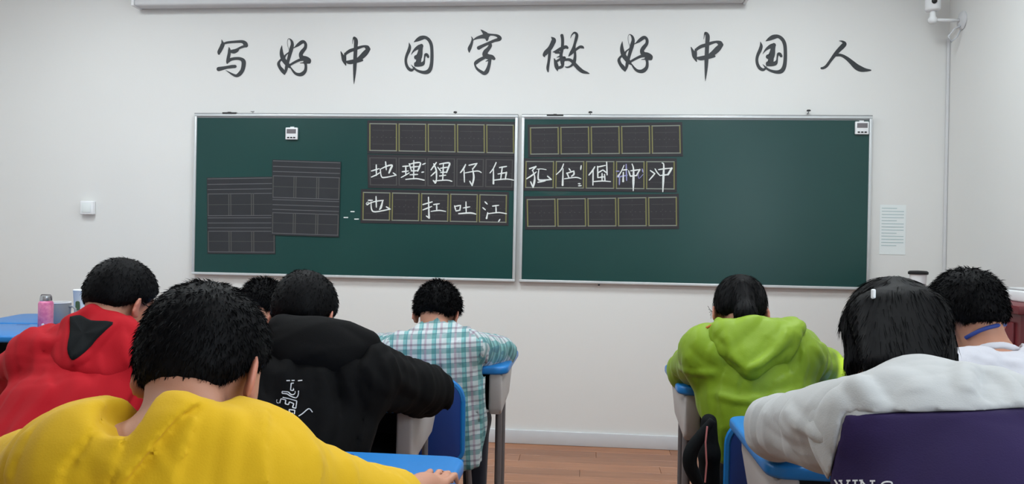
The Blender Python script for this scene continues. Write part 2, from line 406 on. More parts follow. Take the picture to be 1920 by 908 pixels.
def chalk_obj(parent, strokes, x0, y0, s, off=.004, name='chalk_character', wd=2.6, m_='chalk'):
    bm = bmesh.new()
    to3 = lambda x, y, z: spot(x0+x*s, y0+y*s, BF-off-z)
    for i, st in enumerate(strokes):
        n = len(st); pts = []
        for k, p in enumerate(st):
            ww = p[2] if len(p) > 2 else wd/s*(.8+.4*random.random())
            if len(p) == 2 and k in (0, n-1): ww *= .75
            pts.append((p[0], p[1], ww))
        if n == 2: pts = [pts[0], tuple((a_+b_)/2 for a_, b_ in zip(pts[0], pts[1]))[:2]+(wd/s,), pts[1]]
        ribbon(bm, pts, to3, i*.00005, n=4)
    o = obj(name, bm, M[m_], parent); o.data.materials[0] = M[m_]
    return o

def strip(q, label, lines='gline', vl='yline'):
    f = qmap(q); t = thing('writing_grid_strip', label, 'magnetic strip', group='magnetic grid strips on the boards')
    bm = bmesh.new(); flat_quad(bm, f, -.008, -.10, 1.008, 1.10, .0025, .0025); obj('backing_sheet', bm, M['sheet'], t)
    cw = .2
    for k in range(5):
        u0, u1 = k*cw+.005, (k+1)*cw-.005; bm = bmesh.new(); iu, iv = .008, .035
        o_ = [f(u, v, .0032) for u, v in ((u0, 0), (u1, 0), (u1, 1), (u0, 1))]; i_ = [f(u, v, .0032) for u, v in ((u0+iu, iv), (u1-iu, iv), (u1-iu, 1-iv), (u0+iu, 1-iv))]
        vo = [bm.verts.new(p) for p in o_]; vi = [bm.verts.new(p) for p in i_]
        for q_ in range(4):
            fc = bm.faces.new((vo[q_], vo[(q_+1) % 4], vi[(q_+1) % 4], vi[q_])); fc.material_index = q_ % 2
        c_ = obj('grid_cell', bm, M[lines], t); c_.data.materials.append(M[vl])
    bm = bmesh.new()
    for k in range(5):
        u0, u1 = k*cw+.006, (k+1)*cw-.006
        for j in range(1, 12):
            if j % 2: flat_quad(bm, f, u0+(u1-u0)*j/12, .49, u0+(u1-u0)*(j+.6)/12, .51, .0029, .0005); flat_quad(bm, f, (u0+u1)/2-.0012, j/12, (u0+u1)/2+.0012, (j+.6)/12, .0029, .0005)
        for v_ in (.25, .75): flat_quad(bm, f, u0+.02, v_-.006, u1-.02, v_+.006, .0029, .0005)
    props(obj('guide_lines', bm, M['dline'], t), kind='stuff')
    return t
L1 = strip(((691,231),(965,234),(965.4,288),(691,283)), 'empty black five-square grid strip, topmost on the left board')
L2 = strip(((691,295),(963.5,299),(962,352),(692,347.5)), 'black grid strip on left board with five chalk characters in one row', 'dline', 'dline')
L3 = strip(((679,360),(952,365.5),(951,418),(678,413)), 'lowest grid strip on the left board, its second square empty')
R1 = strip(((992,239),(1277,234.5),(1278,288),(992.6,290)), 'empty black five-square grid strip, topmost on the right board')
R2 = strip(((984,302),(1266.6,302.5),(1266.6,355.5),(983,352.5)), 'black grid strip on right board holding five chalk characters')
R3 = strip(((986,373.5),(1270.5,369),(1271,424),(987,425.5)), 'empty black grid strip, lowest on the right board')
sA, sC = .1431, .0881
for par, x0, s, st in (
 (L2, 680, sA, [[(115,215),(215,185)],[(178,135),(180,275)],[(115,295),(180,265),(235,230)],[(230,190),(245,285),(290,300),(440,270)],[(440,270),(400,240)],[(300,95),(310,200)],[(235,190),(320,150),(385,140),(365,190,26),(345,240,20)]]),
 (L2, 680, sA, [[(525,155),(600,150)],[(520,225),(600,215)],[(565,150),(565,270)],[(505,300),(560,270),(610,240)],[(610,120),(640,210)],[(620,125),(690,108),(755,108),(745,160,24),(720,215,20)],[(640,165),(730,155)],[(635,215),(720,210)],[(670,80),(668,320)],[(620,265),(720,260)],[(565,325),(700,315),(805,335)],[(775,232),(800,228)],[(785,130),(820,115)]]),
 (L2, 820, sA, [[(-13,105),(-83,200)],[(-48,120),(-14,210),(-13,340),(-28,370,24)],[(-28,370),(-53,340)],[(-83,280),(-18,220)],[(5,165),(45,215)],[(30,125),(100,112),(160,112),(145,170,24),(120,235,18)],[(40,180),(130,165)],[(45,235),(120,230)],[(80,115),(70,330)],[(30,280),(110,270)],[(-30,345),(120,335),(190,350)]]),
 (L2, 820, sA, [[(370,130),(345,180),(305,235)],[(350,200),(355,360)],[(415,140),(520,115)],[(520,115),(460,195)],[(460,180),(478,300,24),(455,405,18)],[(455,405),(425,350)],[(365,240),(520,215),(575,235)]]),
 (L2, 820, sA, [[(770,105),(735,180),(690,240)],[(735,190),(735,380,24)],[(815,170),(905,155)],[(850,170),(830,325)],[(795,255),(905,235)],[(905,235,22),(890,325)],[(745,335),(900,320),(1000,335)]]),
 (L3, 680, sA, [[(60,650),(160,615),(270,600)],[(265,600),(240,690,28),(220,720)],[(110,620),(118,720),(170,750),(360,715)],[(360,715),(310,685)],[(175,550),(180,690)],[(45,645,8),(65,622,8),(88,640,8),(60,662,8),(45,645,8)],[(75,600),(130,600)]]),
 (L3, 680, sA, [[(790,655),(910,620)],[(862,560),(870,830,24)],[(870,830),(835,805)],[(790,725),(905,680)],[(930,655),(1005,645)],[(970,650),(970,735)],[(895,745),(1000,732),(1088,745)]]),
 (L3, 820, sA, [[(225,670),(245,740)],[(225,680),(305,665)],[(305,665),(295,730)],[(245,740),(295,728)],[(340,700),(425,685)],[(375,620),(378,765)],[(280,775),(430,765),(505,780)]]),
 (L3, 820, sA, [[(625,620),(655,650)],[(595,695),(630,725)],[(645,835,24),(660,760)],[(725,675),(805,665)],[(768,670),(770,760)],[(665,775),(800,760),(905,775)],[(800,880),(820,850)]]),
 (R2, 980, sC, [[(145,300),(280,255)],[(280,255,34),(205,340)],[(210,330),(255,470),(245,600,46),(220,700,26)],[(220,700),(170,580)],[(85,515),(200,440),(290,370)],[(345,310),(328,500),(380,545),(610,530)],[(610,530),(530,460)],[(305,310,16),(400,305,16),(500,320,16)],[(325,590),(480,560)]]),
 (R2, 980, sC, [[(870,200),(820,320),(715,425)],[(860,300),(850,650,42)],[(985,300),(1020,345)],[(935,400),(1090,350)],[(940,390),(980,480)],[(1090,360),(1090,420,36),(1040,460)],[(890,515),(1130,485),(1240,515)],[(1245,235),(1235,320)],[(1180,620,14),(1230,620,14)],[(1185,665,16),(1250,660,16)]]),
 (R2, 980, sC, [[(1535,260),(1480,350),(1410,435)],[(1500,330),(1495,650)],[(1595,265),(1762,230)],[(1595,250),(1600,490)],[(1600,390),(1700,330)],[(1610,490),(1752,470)],[(1690,400),(1690,565)],[(1787,160),(1797,430,26)],[(1712,330),(1802,400)],[(1742,420),(1752,560)],[(1520,575),(1700,562),(1870,575)]]),
 (R2, 1130, sC, [[(550,340),(590,460)],[(600,345),(790,320)],[(790,320,34),(720,440)],[(590,460),(730,445)],[(625,200),(655,300),(655,550,50),(650,770,18)],[(455,230),(400,350),(330,470)],[(430,330),(520,320)],[(440,380),(435,570,40)]]),
 (R2, 1130, sC, [[(1015,340),(1110,405)],[(1110,405),(990,545)],[(1115,305),(1160,380),(1225,450)],[(1190,320),(1330,300),(1470,290)],[(1470,290,40),(1430,360,44),(1390,425,40)],[(1225,445),(1400,425)],[(1265,180),(1300,220),(1292,500,46),(1280,790,22)]])):
    chalk_obj(par, st, x0, 290, s)
chalk_obj(R2, [[(330,480),(420,460),(520,440)],[(360,470),(355,640)],[(500,210),(510,550)],[(760,400,12),(770,510,12),(860,420,12)],[(840,300,12),(860,380,12)],[(290,355,20),(350,355,20)],[(300,480,14),(360,400,14)]], 1130, 290, sC, off=.0036, m_='pchalk', name='chalk_scribble')['kind'] = 'stuff'; [o for o in C.objects if o.name.startswith('chalk_scribble')][-1]['label'] = 'pale purple chalk scribble'
# three little chalk dashes drawn on the left board
t = thing('chalk_dashes', 'three tiny pale chalk dashes left of the lowest grid strip', 'chalk marks')
for st in ([(645, 408), (652, 408)], [(658, 397), (664, 397)], [(665, 411), (672, 411)]): chalk_obj(t, [st], 0, 0, 1, off=.0006, name='dash', wd=1.6)
t = chalk_obj(None, [[(990,340,14),(1030,300,30),(1060,275,34),(1098,268,16)],[(1002,352,8),(1040,360,14),(1080,352,10)]], 0, 0, 1, off=.0004, name='reflection_patch')  # a blurred reflection on the board, painted as thin pale strokes
mm = mat('reflection_haze', (120, 132, 128), .9); mm.node_tree.nodes['Principled BSDF'].inputs['Alpha'].default_value = .10
t.data.materials[0] = mm; props(t, 'faint painted reflection across the upper grid strips of the right board', 'painted reflection')

def music_sheet(q, label, off):
    f = qmap(q); t = thing('writing_grid_sheet', label, 'magnetic sheet')
    bm = bmesh.new(); flat_quad(bm, f, -.01, -.012, 1.01, 1.02, off, .0025); obj('backing_sheet', bm, M['sheet2'], t)
    bm = bmesh.new()
    for v in (.0, .075, .145, .205, .50, .53, .60, .665, .71, .99): flat_quad(bm, f, .0, v, 1, v+.009, off+.0005, .0005)
    props(obj('ruled_lines', bm, mat('sheet_rule', (92, 92, 96), .7), t), kind='stuff')
    bm = bmesh.new()
    for v0, v1 in ((.205, .50), (.71, .99)):
        for u in (0, .31, .34, .65, .68, .985): flat_quad(bm, f, u, v0, u+.014, v1, off+.0005, .0005)
        flat_quad(bm, f, 0, (v0+v1)/2, 1, (v0+v1)/2+.006, off+.0005, .0005)
    props(obj('cell_edges', bm, mat('sheet_cell', (74, 74, 72), .7), t), kind='stuff')
music_sheet(((389,335),(514,333),(515,474),(390,473)), 'faded dark ruled sheet at the lower left of the left board', .0025)
music_sheet(((512,301),(638,305),(634,442),(510,438)), 'faded dark ruled sheet, right and higher one of the pair on left board', .006)

def timer(px, py, label):
    c = spot(px, py, BF); t = thing('timer', label, 'timer', c, group='white timers on the boards')
    bm = bmesh.new(); box(bm, (-.038, -.016, -.037), (.038, 0, .037), .004, 2); obj('case', bm, M['white'], t, smooth=True, sharp=40)
    bm = bmesh.new(); box(bm, (-.029, -.0175, .0), (.029, -.015, .027)); obj('display', bm, M['lcd'], t)
    for x in (-.019, 0, .019):
        bm = bmesh.new(); box(bm, (x-.007, -.019, -.029), (x+.007, -.015, -.021), .002, 1); obj('button', bm, M['black'], t)
    bm = bmesh.new(); box(bm, (-.012, -.004, .035), (.012, 0, .043)); obj('clip', bm, M['white'], t)
timer(548, 251, 'small white timer with grey display on left board, away from the frame')
timer(1615, 240.5, 'small white timer in the top right corner of the right board')

def clip(px, py, label, c_=True):
    c = spot(px, py, WY); t = thing('hook', label, 'hook', c, group='small hooks along the top of the boards')
    bm = bmesh.new(); tube(bm, [(0, -.002, -.012), (0, -.02, -.006), (0, -.026, .002)], .003, 8); obj('pin', bm, M['white' if not c_ else 'steel'], t, smooth=True)
    bm = bmesh.new(); lathe(bm, [(0, -.003), (.011, -.003), (.012, 0), (.009, .005), (0, .006)], 14, (0, -.026, .003)); obj('cap', bm, M['black' if c_ else 'screen'], t, smooth=True)
clip(477, 211, 'pale hook over the left board frame, leftmost of the hooks', False)
clip(855, 213, 'black capped hook over the left board near its right end')
clip(1107, 213, 'black capped hook over the left part of the right board')
clip(1514, 210, 'black capped hook over the right board, nearest the right timer')
for px, py, wdt, lb in ((432, 213.5, .09, 'dark latch on the top rail at the left end of the left board'), (1041, 217.5, .1, 'dark latch on the top rail at the left end of the right board')):
    c = spot(px, py, WY-.02); t = thing('rail_latch', lb, 'latch', c)
    bm = bmesh.new(); box(bm, (-wdt/2, -.018, -.003), (wdt/2, .018, .007), .002, 1); obj('plate', bm, M['black'], t)
    bm = bmesh.new(); box(bm, (-.01, -.02, .007), (.01, .0, .010), .001, 1); obj('tab', bm, M['leg'], t)
c = spot(1123, 534, WY-.036); bm = bmesh.new(); lathe(bm, [(0, -.005), (.006, -.004), (.006, .004), (0, .006)], 10); t = obj('screw', bm, M['black'], None, smooth=True, loc=c+Vector((0, .008, -.002))); props(t, 'tiny dark screw under the bottom rail of the right board', 'screw')

# socket box
c = spot(168, 390, WY); t = thing('wall_switch', 'white square switch box on the bare wall left of the boards', 'switch', c)
bm = bmesh.new(); box(bm, (-.043, -.035, -.043), (.043, 0, .043), .006, 3); obj('box', bm, M['white'], t, smooth=True, sharp=40)
bm = bmesh.new(); box(bm, (-.030, -.038, -.030), (.030, -.034, .030), .003, 2); obj('rocker', bm, M['paper'], t, smooth=True, sharp=40)

# notice right of the board
a = spot(1650, 384, WY); b = spot(1697, 478, WY)
t = thing('notice', 'faint white printed notice taped to the wall right of the boards', 'paper', ((a.x+b.x)/2, WY, (a.z+b.z)/2))
hw, hh = (b.x-a.x)/2, (a.z-b.z)/2
bm = bmesh.new(); box(bm, (-hw, -.002, -hh), (hw, -.0005, hh)); obj('sheet', bm, M['paper'], t)
bm = bmesh.new()
for k in range(13):
    v = hh*.86-k*hh*.125; box(bm, (-hw*.86, -.0028, v-.0022), (hw*(.84 if k % 4 else .3), -.002, v+.0022))
props(obj('printed_lines', bm, M['print'], t), kind='stuff')

# surveillance camera on its bracket at the right wall
c = spot(1806, 38, XR*1.0); 
cz = 2.482; cy = 4.633
t = thing('security_camera', 'white camera on a round wall bracket, top right corner of the room', 'camera', (XR, cy, cz))
bm = bmesh.new(); lathe(bm, [(0, 0), (.05, 0), (.052, .006), (.044, .014), (.016, .02), (0, .02)], 28)
for v in bm.verts: v.co = Vector((-v.co.z, v.co.y, v.co.x))
obj('base_disc', bm, M['screen'], t, smooth=True, sharp=50)
bm = bmesh.new(); tube(bm, [(-.015, 0, 0), (-.10, -.005, .0), (-.155, -.01, .0)], .009, 12); obj('arm', bm, M['white'], t, smooth=True)
bm = bmesh.new(); lathe(bm, [(0, -.02), (.016, -.018), (.024, -.006), (.024, .006), (.016, .018), (.014, .05), (0, .05)], 20, (-.165, -.01, 0)); obj('ball_joint', bm, M['white'], t, smooth=True, sharp=60)
bm = bmesh.new(); lathe(bm, [(0, .05), (.034, .05), (.040, .06), (.040, .16), (.036, .2), (0, .215)], 24, (-.165, -.01, 0)); obj('housing', bm, M['white'], t, smooth=True, sharp=60)
bm = bmesh.new(); lathe(bm, [(0, 0), (.014, 0), (.014, .006), (0, .008)], 16)
for v in bm.verts: v.co = Vector((v.co.x-.175, -.051-v.co.z, v.co.y+.093))
obj('lens', bm, M['black'], t, smooth=True)
bm = bmesh.new(); tube(bm, [(-.01, -.005, -.03), (-.05, -.01, -.05), (-.08, -.01, -.09), (-.06, -.005, -.12), (-.03, .0, -.09), (-.008, .01, -.05)], .004, 8); obj('cable', bm, M['cable'], t, smooth=True)
bm = bmesh.new(); box(bm, (XR-.016, WY-.02, .083), (XR-.001, WY-.001, 2.42), .004, 2); struct('trim_1', bm, M['screen'], None, smooth=True, sharp=40)

# ------------------------------------------------------------ furniture
def mesh_of(bm, mt, name, smooth=True, sharp=45):
    me = bpy.data.meshes.new(name); bm.normal_update(); bm.to_mesh(me); bm.free(); me.materials.append(mt)
    if smooth:
        for p in me.polygons: p.use_smooth = True
        me.set_sharp_from_angle(angle=math.radians(sharp))
    return me
DW, DD, DZ = .575, .50, .755
DM = {}
def desk_meshes():
    bm = bmesh.new(); prism(bm, rrect(DW, DD, .045, 6), DZ-.03, DZ, bevel=.009, seg=3)
    DM['desktop'] = mesh_of(bm, M['blue'], 'desktop', sharp=60)
    bm = bmesh.new(); prism(bm, rrect(.062, .016, .0079, 6, .02, DD/2-.035), DZ-.001, DZ+.0006); DM['pen_groove'] = mesh_of(bm, M['dblue'], 'pen_groove')
    # grey drawer shell, open towards the pupil
    for s, nm in ((-1, 'cheek_left'), (1, 'cheek_right')):
        bm = bmesh.new()
        xo = DW/2-.022; xi = xo-.048
        # profile in y-z: deep at the pupil's side, swept up towards the front
        loop = [(-DD/2+.012, DZ-.03), (-DD/2+.012, .60), (-DD/2+.03, .575), (.06, .60), (.16, .68), (.17, DZ-.03)]
        prism(bm, loop, min(s*xo, s*xi), max(s*xo, s*xi), 'x', bevel=.010, seg=3)
        DM[nm] = mesh_of(bm, M['grey'], 'drawer_cheek', sharp=50)
    bm = bmesh.new(); xi = DW/2-.07
    box(bm, (-xi, -DD/2+.02, .583), (xi, .09, .592), .002, 1); DM['tray'] = mesh_of(bm, M['grey'], 'drawer_bottom')
    bm = bmesh.new(); box(bm, (-xi, .06, .59), (xi, .07, DZ-.031)); box(bm, (-xi, -DD/2+.03, .592), (xi, .06, .594)); DM['liner'] = mesh_of(bm, M['dark'], 'drawer_liner', False)
    for nm, x, y in (('la', -1, -.10), ('lb', 1, -.10), ('lc', -1, .06), ('ld', 1, .06)):
        bm = bmesh.new(); X = x*(DW/2-.045); tube(bm, [(X, y, .015), (X, y, .585 if y < 0 else .61)], .0165 if y < 0 else .012, 14)
        for v in bm.verts: v.co.x = X+(v.co.x-X)*.8
        DM[nm] = mesh_of(bm, M['leg'], 'leg')
    for nm, x in (('fa', -1), ('fb', 1)):
        bm = bmesh.new(); X = x*(DW/2-.045); box(bm, (X-.018, -.22, 0), (X+.018, .20, .03), .008, 3); DM[nm] = mesh_of(bm, M['leg'], 'foot')
    bm = bmesh.new(); tube(bm, [(-DW/2+.045, .06, .12), (DW/2-.045, .06, .12)], .011, 10); DM['bar'] = mesh_of(bm, M['leg'], 'crossbar')
desk_meshes()
def desk(xc, yc, label, rz=0, group='blue topped school desks'):
    t = thing('school_desk', label, 'desk', (xc, yc, 0), rz, group)
    for nm, k in (('desktop', 'desktop'), ('drawer_cheek', 'cheek_left'), ('drawer_cheek', 'cheek_right'), ('drawer_bottom', 'tray'), ('drawer_liner', 'liner'),
                  ('leg', 'la'), ('leg', 'lb'), ('leg', 'lc'), ('leg', 'ld'), ('foot', 'fa'), ('foot', 'fb'), ('crossbar', 'bar')):
        o = link_mesh(nm, DM[k], t)
        if k == 'desktop': link_mesh('pen_groove', DM['pen_groove'], o)
    return t
CM = {}
def chair_meshes():
    bm = bmesh.new(); prism(bm, rrect(.39, .37, .06, 6), .425, .445, bevel=.008, seg=3)
    for v in bm.verts: v.co.z -= .012*math.cos(v.co.x*8)*max(0, 1-abs(v.co.y)*4)
    CM['seat'] = mesh_of(bm, M['blue'], 'seat', sharp=60)
    bm = bmesh.new()
    loop = rrect(.40, .28, [.075, .075, .03, .03], 8, 0, .60)
    prism(bm, loop, -.012, .012, 'y', bevel=.009, seg=3)
    bmesh.ops.subdivide_edges(bm, edges=[e for e in bm.edges if abs(e.verts[0].co.x-e.verts[1].co.x) > .1], cuts=6, use_grid_fill=True)
    for v in bm.verts: v.co.y += -.035*(1-(v.co.x/.2)**2)-.05*(v.co.z-.46)
    CM['backrest'] = mesh_of(bm, M['dblue'], 'backrest', sharp=60)
    bm = bmesh.new(); rim = [(x, y) for x, y in rrect(.395, .275, [.072, .072, .03, .03], 8, 0, .60)]
    tube(bm, [(x, -.035*(1-(x/.2)**2)-.05*(z-.46), z) for x, z in rim+rim[:1]], .0125, 8, cap=False); CM['rim'] = mesh_of(bm, M['blue'], 'rim')
    for k, (x, y) in enumerate(((-1, -1), (1, -1), (-1, 1), (1, 1))):
        bm = bmesh.new()
        pts = [(x*.19, y*.19+(-.02 if y < 0 else .02), .0), (x*.165, y*.15, .43)]
        if y < 0: pts = pts+[(x*.165, -.18, .47), (x*.16, -.20, .60)]
        tube(bm, pts, .011, 10); CM['leg%d' % k] = mesh_of(bm, M['leg'], 'leg')
chair_meshes()
def chair(xc, yc, label, rz=0):
    """yc: middle of the seat; the back stands .19 nearer the camera"""
    t = thing('school_chair', label, 'chair', (xc, yc, 0), rz, 'blue school chairs')
    link_mesh('seat', CM['seat'], t)
    for k in range(4): link_mesh('leg', CM['leg%d' % k], t)
    b = link_mesh('backrest', CM['backrest'], t, (0, -.19, 0)); link_mesh('rim', CM['rim'], b)
    return t
XDL = -.283-DW/2+.0; XDR = .30+DW/2
desk(-.249-DW/2, 1.694-DD/2, 'blue topped desk in the front left, under the arm of the yellow shirt')
desk(-.7475, 2.455, 'grey desk under the elbow of the child in black, blue chair beyond it')
desk(-.283-DW/2, 3.406-DD/2, 'blue topped desk under the checked shirt, beside the aisle')
desk(.30+DW*1.07/2, 3.13-DD/2, 'blue topped desk under the green jacket, beside the aisle').scale = (1.07, 1, 1)
desk(.385+DW/2, 2.22-DD/2, 'blue topped desk under the white sleeve of the purple jacket')
desk(.96+DW/2, 2.66-DD/2+.1, 'blue topped desk in front of the child in the white shirt')
desk(-1.06-DW/2, 2.46, 'blue topped desk in front of the child in red')
desk(-.90-DW/2, 3.406-DD/2, 'blue topped desk of the mostly hidden child in the third row')
desk(-2.48-DW/2, 3.52, 'blue topped desk at the far left with the pink bottle on it', .2, group='blue topped school desks')
desk(-2.56-DW/2, 4.06, 'blue topped desk nearest the front wall, behind the bottle desk', .2, group='blue topped school desks')

# things on the far left desks
def bottle():
    c = (-2.575, 3.60, DZ); t = thing('drink_bottle', 'pink patterned drink bottle with silver lid on the far left desk', 'bottle', c)
    bm = bmesh.new(); lathe(bm, [(0, 0), (.030, 0), (.033, .004), (.033, .122), (.030, .130), (.026, .134), (0, .134)], 28); obj('body', bm, M['pink'], t, smooth=True, sharp=50)
    bm = bmesh.new(); lathe(bm, [(0, .134), (.026, .134), (.027, .137), (.025, .156), (.022, .158), (0, .158)], 28); obj('lid', bm, M['steel'], t, smooth=True, sharp=50)
    bm = bmesh.new(); tube(bm, [(-.027, 0, .138), (-.027, 0, .156), (-.022, 0, .163), (.022, 0, .163), (.027, 0, .156), (.027, 0, .138)], .003, 8); obj('carry_loop', bm, M['leg'], t, smooth=True)
    bm = bmesh.new(); prism(bm, rrect(.012, .014, .004, 3, .01, .022), -.0345, -.0315, 'y'); obj('badge', bm, M['white'], t)
bottle()
t = thing('mug', 'grey mug with white rim and handle beside the pink bottle', 'mug', (spot(112, 600, 3.84).x, 3.84, DZ))
bm = bmesh.new(); lathe(bm, [(0, 0), (.043, 0), (.048, .004), (.052, .105), (.049, .105), (.045, .008), (0, .008)], 30); obj('body', bm, M['mug'], t, smooth=True, sharp=50)
bm = bmesh.new(); tube(bm, [(.051*math.cos(a), .051*math.sin(a), .106) for a in [2*math.pi*k/30 for k in range(31)]], .0028, 8, cap=False); obj('rim', bm, M['white'], t, smooth=True)
bm = bmesh.new(); tube(bm, [(.046, 0, .085), (.070, 0, .088), (.083, 0, .075), (.083, 0, .045), (.070, 0, .03), (.046, 0, .028)], .006, 10); obj('handle', bm, M['mug'], t, smooth=True)
t = thing('paper_cup', 'white paper cup with dark lid knob behind the head of the child in red', 'cup', (spot(152, 600, 4.1).x, 4.1, DZ))
bm = bmesh.new(); lathe(bm, [(0, 0), (.030, 0), (.042, .150), (.044, .152), (.040, .156), (0, .158)], 28); obj('body', bm, M['white'], t, smooth=True, sharp=50)
bm = bmesh.new(); lathe(bm, [(0, .158), (.014, .158), (.015, .168), (.010, .175), (0, .176)], 16, (.012, 0, 0)); obj('lid_knob', bm, M['black'], t, smooth=True)
bm = bmesh.new(); prism(bm, rrect(.02, .05, .008, 3, .004, .07), -.042, -.032, 'y'); obj('leaf_print', bm, mat('leaf_print', (70, 90, 60), .7), t)
t = thing('pencil_case', 'small rolled blue pencil case at the back of the far left desk', 'pencil case', (-2.93, 4.18, DZ))
bm = bmesh.new(); tube(bm, [(-.07, 0, .016), (-.065, 0, .016), (.065, 0, .016), (.07, 0, .016)], [.008, .016, .016, .008], 14); obj('pouch', bm, M['dblue'], t, smooth=True)
bm = bmesh.new(); tube(bm, [(-.06, 0, .033), (.06, 0, .033)], .0015, 6); obj('zip', bm, M['leg'], t)
t = thing('black_tin', 'small dark tin between the pink bottle and the grey mug', 'tin', (spot(90, 600, 3.93).x, 3.93, DZ))
bm = bmesh.new(); lathe(bm, [(0, 0), (.022, 0), (.024, .003), (.024, .07), (0, .073)], 20); obj('body', bm, M['dblue'], t, smooth=True, sharp=50)
bm = bmesh.new(); lathe(bm, [(0, .073), (.025, .072), (.025, .088), (0, .09)], 20); obj('lid', bm, M['dark'], t, smooth=True, sharp=50)

# teacher's desk in the right corner
t = thing('teachers_desk', 'dark red wooden teacher desk along the right wall behind the boy in the white shirt', 'desk', (1.85, 3.82, 0))
bm = bmesh.new(); box(bm, (-.18, -.54, .965), (.18, .54, 1.0), .006, 2); obj('worktop', bm, M['redwood'], t, smooth=True, sharp=40)
for y in (-.52, .50):
    bm = bmesh.new(); box(bm, (-.16, y, 0), (.17, y+.02, .965)); obj('side_panel', bm, M['redwood'], t)
bm = bmesh.new(); box(bm, (-.16, -.50, .10), (-.14, .50, .965)); obj('front_panel', bm, M['redwood'], t)
for k in range(3):
    bm = bmesh.new(); box(bm, (-.172, -.48+k*.33, .66), (-.16, -.17+k*.33, .93), .004, 2); d = obj('drawer', bm, M['redwood'], t, smooth=True, sharp=40)
    yy = -.325+k*.33; bm = bmesh.new(); tube(bm, [(-.172, yy-.04, .80), (-.188, yy-.04, .80), (-.188, yy+.04, .80), (-.172, yy+.04, .80)], .004, 8); obj('handle', bm, M['steel'], d)
p = spot(1721, 545, 4.25)
t = thing('lidded_cup', 'white cup with flat black lid behind the dark bob haircut', 'cup', (p.x, 4.25, 1.0))
bm = bmesh.new(); lathe(bm, [(0, 0), (.034, 0), (.040, .075), (.042, .085), (0, .085)], 26); obj('body', bm, M['white'], t, smooth=True, sharp=50)
bm = bmesh.new(); lathe(bm, [(0, .085), (.047, .085), (.048, .097), (.040, .103), (0, .105)], 26); obj('lid', bm, M['black'], t, smooth=True, sharp=50)
t = thing('white_dish', 'small white dish on the teacher desk left of the boy in the white shirt', 'dish', (1.755, 4.02, 1.0))
bm = bmesh.new(); lathe(bm, [(0, .004), (.03, 0), (.046, .014), (.050, .022), (.046, .022), (.03, .008), (0, .008)], 28); obj('bowl', bm, M['white'], t, smooth=True)
bm = bmesh.new(); tube(bm, [(.048*math.cos(a), .048*math.sin(a), .022) for a in [2*math.pi*k/24 for k in range(25)]], .002, 6, cap=False); obj('rim', bm, M['steel'], t, smooth=True)
t = thing('printer', 'white office printer on the teacher desk at the right edge of the picture', 'printer', (1.90, 3.50, 1.0), 0)
bm = bmesh.new(); box(bm, (-.10, -.13, 0), (.10, .15, .048), .008, 3); obj('body', bm, M['white'], t, smooth=True, sharp=40)
bm = bmesh.new(); box(bm, (-.02, -.134, .014), (.09, -.128, .04)); obj('front_panel', bm, M['leg'], t)
bm = bmesh.new(); box(bm, (-.095, -.12, .048), (.095, .14, .058), .005, 2); obj('scanner_lid', bm, M['screen'], t, smooth=True, sharp=40)
bm = bmesh.new(); box(bm, (-.06, -.135, .016), (-.048, -.129, .028)); obj('button', bm, M['black'], t)

# ------------------------------------------------------------ implicit modelling of bodies and clothes
f32 = np.float32
def V(p): return np.array(p, dtype=f32)
def rcone(P, a, b, r1, r2):
    a = V(a); ab = V(b)-a; q = P-a; t = np.clip((q@ab)/max(float(ab@ab), 1e-9), 0, 1)
    q = q-t[:, None]*ab
    return np.sqrt((q*q).sum(1))-(r1+(r2-r1)*t)
def ell(P, c, r, R=None):
    q = P-V(c)
    if R is not None: q = q@R        # R: columns are the local axes
    r = V(r); a = q/r; k0 = np.sqrt((a*a).sum(1)); b = a/r; k1 = np.sqrt((b*b).sum(1))+1e-9
    return np.where(k0 < 1e-4, -r.min(), k0*(k0-1)/k1)
def smin(a, b, k):
    h = np.maximum(k-np.abs(a-b), 0)/k
    return np.minimum(a, b)-h*h*k*.25
def smax(a, b, k): return -smin(-a, -b, k)
def unit(v): v = np.asarray(v, dtype=float); return v/np.linalg.norm(v)
def frame(r, n, s): return np.stack([unit(r), unit(n), unit(s)], 1).astype(f32)

